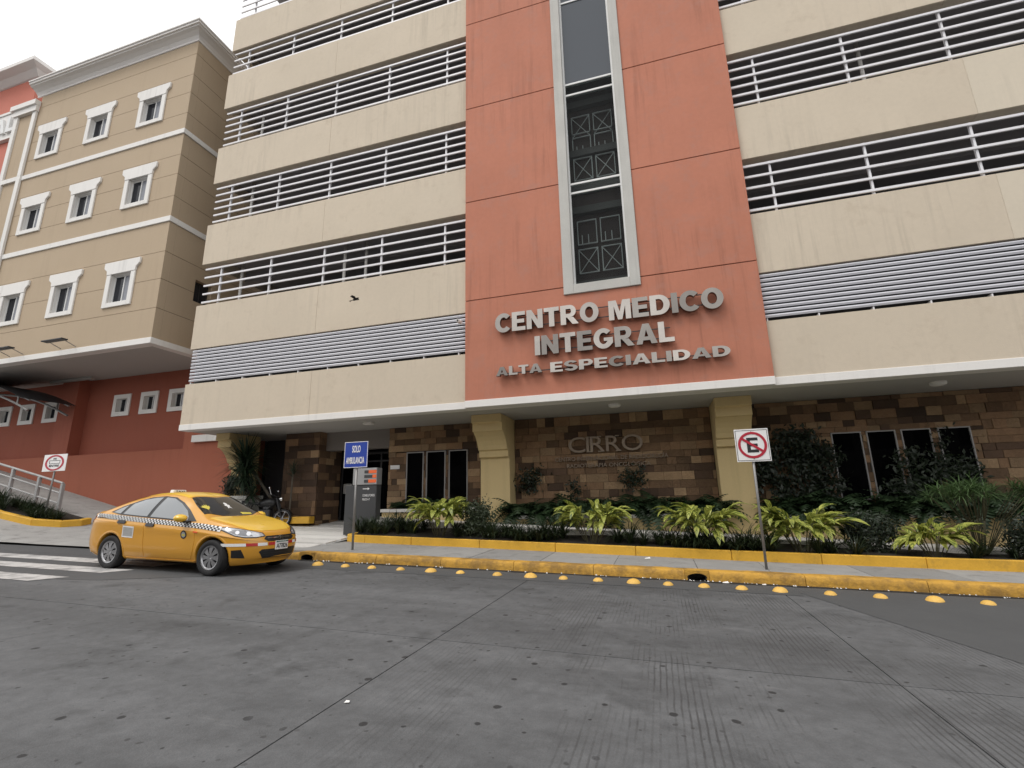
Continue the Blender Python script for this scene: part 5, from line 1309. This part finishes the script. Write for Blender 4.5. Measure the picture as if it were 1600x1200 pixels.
# ================================================================== PLANTS
def blade(q, base, az, length, lean, width, droop, n=5, fold=.25):
    """one arching strap leaf"""
    p = Vector(base); dirh = Vector((math.cos(az), math.sin(az), 0)); side = Vector((-math.sin(az), math.cos(az), 0))
    el = lean; vs = []; fs = []; st = length / n
    for i in range(n + 1):
        t = i / n; wd = width * (math.sin(math.pi * min(1, .18 + .82 * t)) ** .7 if t < 1 else .0) * (1 if t < .6 else 1)
        wd = width * max(.04, (1 - t ** 2.2)) * (.55 + .45 * min(1, t * 3))
        vs += [p - side * wd / 2 + Vector((0, 0, fold * wd)), p + side * wd / 2 + Vector((0, 0, fold * wd)), ]
        p = p + (dirh * math.cos(el) + Vector((0, 0, math.sin(el)))) * st; el -= droop / n
    for i in range(n): fs.append((2 * i, 2 * i + 1, 2 * i + 3, 2 * i + 2))
    q.add(vs, fs)
def tuft_mesh(seed, n=64, h=.56):
    rng = random.Random(seed); q = MB()
    for _ in range(n):
        a = rng.uniform(0, 2 * math.pi); r = rng.uniform(0, .06)
        blade(q, (r * math.cos(a), r * math.sin(a), 0), a + rng.uniform(-.4, .4), h * rng.uniform(.7, 1.25), R(rng.uniform(48, 86)), rng.uniform(.014, .024), R(rng.uniform(50, 125)), 6)
    o = q.build('foliage', MT['grass'], smooth=True); me = o.data; D.objects.remove(o); return me
tufts = [tuft_mesh(i) for i in range(5)]
rng = random.Random(11)
def place_tuft(x, y, z, s=1.0, label='dark green lily turf tuft with arching strap leaves in the long yellow edged bed', group='lily turf tufts in the long bed'):
    o = link('lily_turf', tufts[rng.randrange(5)]); o.location = (x, y, z); o.rotation_euler = (0, 0, rng.uniform(0, 6.3)); s *= rng.uniform(.85, 1.2); o.scale = (s, s, s * rng.uniform(.85, 1.1))
    return tag(o, label, 'grass tuft', group)
for x0, x1, n_, yy0, wh in ((-8.1, -6.1, 15, 11.9, 'left end of the bed by the charcoal totem'), (-4.3, -2.3, 15, 11.75, 'right of the round shrub below the first column'), (-.2, 1.3, 12, 11.4, 'left of the no parking post'), (1.35, 2.2, 8, 11.35, 'behind the no parking post'),
                        (-1.2, -.4, 3, 11.5, 'right of the second variegated ginger'), (5.3, 9.0, 10, 11.5, 'below the umbrella sedge at right'), (-5.2, -4.7, 3, 11.8, 'between the first variegated ginger and the round shrub'), (2.9, 3.7, 3, 11.3, 'between the two rightmost variegated gingers')):
    for i in range(n_):
        x = x0 + (x1 - x0) * (i + rng.uniform(.1, .9)) / n_; y = max(pkY(x) + .25, yy0 + rng.uniform(-.1, .38)); place_tuft(x, y, soil_z(x, y) - .01, 1.0, 'dark green lily turf tuft ' + wh, 'lily turf tufts ' + wh)
for i in range(34):
    x = -24 + 4.9 * (i + rng.uniform(.1, .9)) / 34; y = rng.uniform(11.15, 11.8); place_tuft(x, y, fore_z(x, y) + .12, .95, 'dark green strap leaf tuft in the small island with a yellow kerb at far left', 'tufts in the far left island')

# variegated ginger: every long leaf a part
def leaf_mesh(seed):
    rng_ = random.Random(seed); n = 8; L_, W_ = .54, .135; vs = []; uv = []; el = R(18); p = Vector((0, 0, 0)); dr_ = R(rng_.uniform(55, 95)); tw = rng_.uniform(-.3, .3)
    for i in range(n + 1):
        t = i / n; wd = W_ * (math.sin(math.pi * (t * .93 + .05)) ** .85) if t < 1 else .002
        s_ = Vector((0, math.cos(tw * t), math.sin(tw * t)))
        for u in (-1, 0, 1): vs.append(p + s_ * (wd / 2 * u) + Vector((0, 0, .18 * wd * abs(u)))); uv.append((u, t))
        p = p + Vector((math.cos(el), 0, math.sin(el))) * (L_ / n); el -= dr_ / n
    fs = [(i * 3 + j, i * 3 + j + 1, (i + 1) * 3 + j + 1, (i + 1) * 3 + j) for i in range(n) for j in range(2)]
    me = D.meshes.new('leaf'); me.from_pydata([tuple(v) for v in vs], [], fs); me.materials.append(MT['ginger'])
    l = me.uv_layers.new(name='UVMap')
    for lp in me.loops: l.data[lp.index].uv = uv[lp.vertex_index]
    me.polygons.foreach_set('use_smooth', [True] * len(me.polygons)); me.update(); return me
leaves = [leaf_mesh(i) for i in range(6)]
def ginger(x, y, stalks, spread, hgt, label, seed, per=7, sc=1.0):
    rg = random.Random(seed); z = soil_z(x, y) - .02
    g_ = thing('variegated_ginger', (x, y, z), label, 'plant', 'variegated ginger plants in the bed')
    st = MB()
    for k in range(stalks):
        a = 2 * math.pi * k / stalks + rg.uniform(-.4, .4); rr = spread * rg.uniform(.35, 1); hh = hgt * rg.uniform(.72, 1.08)
        b0 = Vector((x + rr * .25 * math.cos(a), y + rr * .2 * math.sin(a), z)); tip = Vector((x + rr * math.cos(a), y + rr * .55 * math.sin(a), z + hh)); mid = (b0 + tip) / 2 + Vector((0, 0, hh * .12))
        pts = [b0, (b0 + mid) / 2 + Vector((0, 0, .02)), mid, tip]; st.tube(pts, .010, 5)
        heads = per
        for j in range(heads):
            t = .35 + .65 * j / (heads - 1); q = mid + (tip - mid) * ((t - .35) / .65) if t > .35 else mid
            o = link('leaf', leaves[rg.randrange(6)], g_, local=True)
            az = a + (1 if j % 2 else -1) * rg.uniform(.35, 1.1) * (1.25 - .7 * t); s = sc * rg.uniform(.75, 1.15)
            o.location = q - Vector(g_.location); o.rotation_euler = (rg.uniform(-.3, .3), R(-rg.uniform(-15, 48)), az); o.scale = (s, s * rg.uniform(.85, 1.1), s)
    st.build('stalks', MT['stem'], g_)
ginger(-5.55, 12.0, 15, .66, .76, 'variegated yellow green ginger plant between the charcoal totem and the round dark shrub', 21, per=8, sc=1.08)
ginger(-1.62, 11.85, 16, .80, .74, 'variegated yellow green ginger plant below the bronze wall letters', 22, per=8, sc=.95)
ginger(.80, 11.62, 14, .66, .80, 'variegated yellow green ginger plant immediately left of the no parking post', 23, per=8)
ginger(2.72, 11.68, 16, .78, .80, 'variegated yellow green ginger plant just right of the no parking post', 24, per=8, sc=1.04)
ginger(4.93, 11.60, 11, .55, .52, 'smallest variegated yellow green ginger plant below the four windows at right', 25, per=6, sc=.92)

def leaf_cloud(q, n, fn, size, rg, flat=.5):
    for _ in range(n):
        p = fn(); s = size * rg.uniform(.6, 1.3); nrm = Vector((rg.gauss(0, 1), rg.gauss(0, 1) - .5, rg.gauss(0, 1) * flat + .5)).normalized()
        u = nrm.orthogonal().normalized(); u = Matrix.Rotation(rg.uniform(0, 6.3), 3, nrm) @ u; v = nrm.cross(u)
        q.add([p - u * s, p - v * s * .42, p + u * s, p + v * s * .42 + nrm * s * .15], [(0, 1, 2, 3)])
def shrub(name, x, y, z, rx, ry, rz, n, size, m, label, seed, cat_='shrub', stems=7):
    rg = random.Random(seed); g_ = thing(name, (x, y, z), label, cat_)
    q = MB(); c = Vector((x, y, z + rz * 1.05)); clumps = []
    for _ in range(26):
        d = Vector((rg.gauss(0, 1), rg.gauss(0, 1), rg.gauss(0, 1))).normalized() * rg.uniform(.45, .95); clumps.append((c + Vector((d.x * rx, d.y * ry, d.z * rz)), rg.uniform(.16, .34)))
    def fn():
        cc, r = rg.choice(clumps); d = Vector((rg.gauss(0, 1), rg.gauss(0, 1), rg.gauss(0, 1))); return cc + d * r * .38
    leaf_cloud(q, n, fn, size, rg); q.build('foliage', m, g_)
    q = MB()
    for _ in range(stems):
        cc, r = rg.choice(clumps); b0 = Vector((x + rg.uniform(-.06, .06), y + rg.uniform(-.06, .06), z)); q.tube([b0, (b0 + cc) / 2 + Vector((rg.uniform(-.08, .08), 0, .1)), cc], .010, 5)
    q.build('stems', MT['trunk'], g_)
shrub('round_shrub', -4.52, 12.0, soil_z(-4.52, 12.0), .40, .36, .36, 4200, .036, MT['shrub'], 'round dark small-leaved shrub in the bed in front of the first column', 31)
shrub('dark_shrub', 4.0, 11.9, soil_z(4.0, 11.9), .46, .34, .34, 3200, .038, MT['vine'], 'low dark shrub between the two rightmost variegated ginger plants', 32)
shrub('dark_shrub', 6.75, 11.85, soil_z(6.75, 11.85), .5, .38, .42, 2800, .04, MT['vine'], 'dark shrub at the right picture edge beside the umbrella sedge', 33)
shrub('trough_bush', -14.1, 13.8, 1.70, .55, .3, .34, 2600, .045, MT['vine'], 'dark bush growing in the grey trough behind the taxi roof', 34)

# climbers on the stone walls
def climber(x, z, rx, rz, n, label, seed, y=14.28, depth=.22, size=.055, zb=1.0):
    rg = random.Random(seed); g_ = thing('wall_climber', (x, y, zb), label, 'climbing plant'); q = MB(); cl = []
    for _ in range(max(6, n // 70)):
        while True:
            a, b = rg.uniform(-1, 1), rg.uniform(-1, 1)
            if a * a + b * b < 1: break
        cl.append(Vector((x + a * rx, y - rg.uniform(0, depth), z + b * rz)))
    def fn():
        c = rg.choice(cl); return Vector((c.x + rg.gauss(0, .13), min(14.36, c.y + rg.gauss(0, .06)), c.z + rg.gauss(0, .13)))
    leaf_cloud(q, n, fn, size, rg); q.build('foliage', MT['vine'], g_)
    q = MB()
    if n < 500: return
    for _ in range(4):
        c = rg.choice(cl); q.tube([(x + rg.uniform(-.2, .2) * rx, 14.33, zb), (x + (c.x - x) * .4, 14.34, (zb + c.z) / 2), (c.x, 14.33, c.z)], .012, 4)
    q.build('stems', MT['trunk'], g_)
climber(3.35, 2.05, 1.05, .95, 3400, 'large dark leafy climber on the stone wall right of the second column', 41, depth=.45, size=.07)
climber(6.25, 1.75, 1.1, .52, 1700, 'dark leafy climber across the lower half of the windows at right', 42, y=14.2, depth=.4, size=.065)
climber(6.64, 2.62, .08, .35, 90, 'thin climber strand up the wall between the two rightmost windows', 46, y=14.3, depth=.06, size=.05)
climber(-.66, 2.02, .24, .32, 300, 'small dark creeper patch under the last bronze letter O', 43, depth=.05)
climber(-2.35, 1.85, .16, .28, 110, 'thin creeper strand below the first bronze letter', 45, depth=.04)
climber(-3.70, 2.05, .28, .55, 420, 'dark creeper patch on the wall just right of the first column', 44, depth=.05)

# ferns spilling over the planter boxes
def frond(q, base, az, L_, el, droop, rg):
    p = Vector(base); n = 11; side0 = Vector((-math.sin(az), math.cos(az), 0)); e = el
    for i in range(n):
        t = i / n; d = Vector((math.cos(az) * math.cos(e), math.sin(az) * math.cos(e), math.sin(e))); nx = p + d * L_ / n
        lw = L_ * .24 * math.sin(math.pi * (.12 + .86 * t)) ; hh = Vector((0, 0, -.25 * lw))
        for s in (-1, 1):
            tip = p + d * L_ * .06 + side0 * s * lw + hh
            q.add([p, p + d * L_ / n * .95, tip + d * .012, tip], [(0, 1, 2, 3)])
        p = nx; e -= droop / n
def fern_mesh(seed):
    rg = random.Random(seed); q = MB()
    for _ in range(38): frond(q, (rg.uniform(-.09, .09), rg.uniform(-.09, .09), 0), rg.uniform(0, 6.3), rg.uniform(.50, .85), R(rg.uniform(25, 85)), R(rg.uniform(80, 165)), rg)
    o = q.build('fronds', MT['fern'], smooth=False); me = o.data; D.objects.remove(o); return me
ferns = [fern_mesh(i) for i in range(4)]
def fern_row(x0, x1, n_, z, label, group, y=13.92, s0=1.0):
    for i in range(n_):
        o = link('fern', ferns[rng.randrange(4)]); o.location = (x0 + (x1 - x0) * (i + rng.uniform(.25, .75)) / n_, y + rng.uniform(-.12, .12), z)
        s = s0 * rng.uniform(.85, 1.15); o.scale = (s, s, s * rng.uniform(.85, 1.2)); o.rotation_euler = (0, 0, rng.uniform(0, 6.3)); tag(o, label, 'fern', group)
fern_row(-8.0, -5.3, 9, 1.2, 'dark fern in the planter box under the three narrow windows', 'ferns under the three windows', s0=.72)
fern_row(-4.2, 1.6, 18, .98, 'dark drooping fern in the planter box under the bronze wall letters', 'ferns under the bronze letters', s0=1.12, y=13.8)
fern_row(2.6, 8.2, 18, .94, 'dark fern in the planter box under the four windows at right', 'ferns under the four windows', s0=1.12, y=13.82)

# dragon tree beside the entrance
dt = thing('dragon_tree', (-13.2, 13.9, .9), 'dark sword leaved dragon tree by the red wall behind the taxi', 'tree')
rg = random.Random(51); st = MB(); hd = MB()
st.tube([(-12.45, 13.9, .8), (-12.55, 13.85, 1.45), (-12.95, 13.6, 2.15), (-13.4, 13.35, 2.85)], .045, 8)
st.tube([(-12.5, 13.9, .8), (-12.62, 13.7, 1.3), (-13.0, 13.4, 1.75)], .04, 8)
for hx, hy, hz, sc_, n_ in ((-13.4, 13.3, 2.86, 1.3, 330), (-13.3, 13.2, 2.35, 1.05, 150), (-13.0, 13.3, 1.75, .7, 80)):
    for _ in range(n_):
        az = rg.uniform(0, 6.3); el = math.asin(rg.uniform(-.75, .98)); blade(hd, (hx, hy, hz + rg.uniform(-.12, .12)), az, sc_ * rg.uniform(.62, .92), el, .048, R(rg.uniform(0, 28)), 4)
st.build('trunk', MT['trunk'], dt, smooth=True); hd.build('crown', MT['yucca'], dt)
dt2 = thing('dragon_tree', (-11.85, 13.9, .9), 'slim dark sword leaved plant directly in front of the stone pillar', 'tree')
st = MB(); hd = MB(); st.tube([(-11.9, 13.85, .8), (-11.85, 13.8, 1.7), (-11.8, 13.75, 2.55)], .03, 6)
for _ in range(60): blade(hd, (-11.8, 13.75, 2.6 + rg.uniform(-.3, .1)), rg.uniform(0, 6.3), rg.uniform(.35, .55), R(rg.uniform(-20, 80)), .025, R(rg.uniform(5, 60)), 4)
st.build('trunk', MT['trunk'], dt2); hd.build('crown', MT['yucca'], dt2)
# umbrella sedge at right
us = thing('umbrella_sedge', (5.85, 11.95, soil_z(5.85, 11.95)), 'tall umbrella sedge with flat-topped spiky green crown on bare stems at right', 'plant')
rg = random.Random(61); st = MB(); hd = MB(); zb0 = soil_z(5.85, 11.95)
for k in range(30):
    a = rg.uniform(0, 6.3); r = rg.uniform(.1, 1) ** .6 * .92; tip = Vector((5.85 + .2 + r * math.cos(a), 11.95 + r * .6 * math.sin(a), zb0 + 1.38 - .22 * r + rg.uniform(-.08, .08)))
    b0 = Vector((5.85 + .07 * math.cos(a), 11.95 + .07 * math.sin(a), zb0)); st.tube([b0, (b0 + tip) / 2 + Vector((-.05 * math.cos(a), 0, .06)), tip], .009, 5)
    for _ in range(44): blade(hd, tip - Vector((0, 0, rg.uniform(0, .14))), rg.uniform(0, 6.3), rg.uniform(.26, .50), R(rg.uniform(-15, 48)), .017, R(rg.uniform(10, 75)), 3)
st.build('stems', MT['stem'], us, smooth=True); hd.build('crown', MT['umbrella'], us)
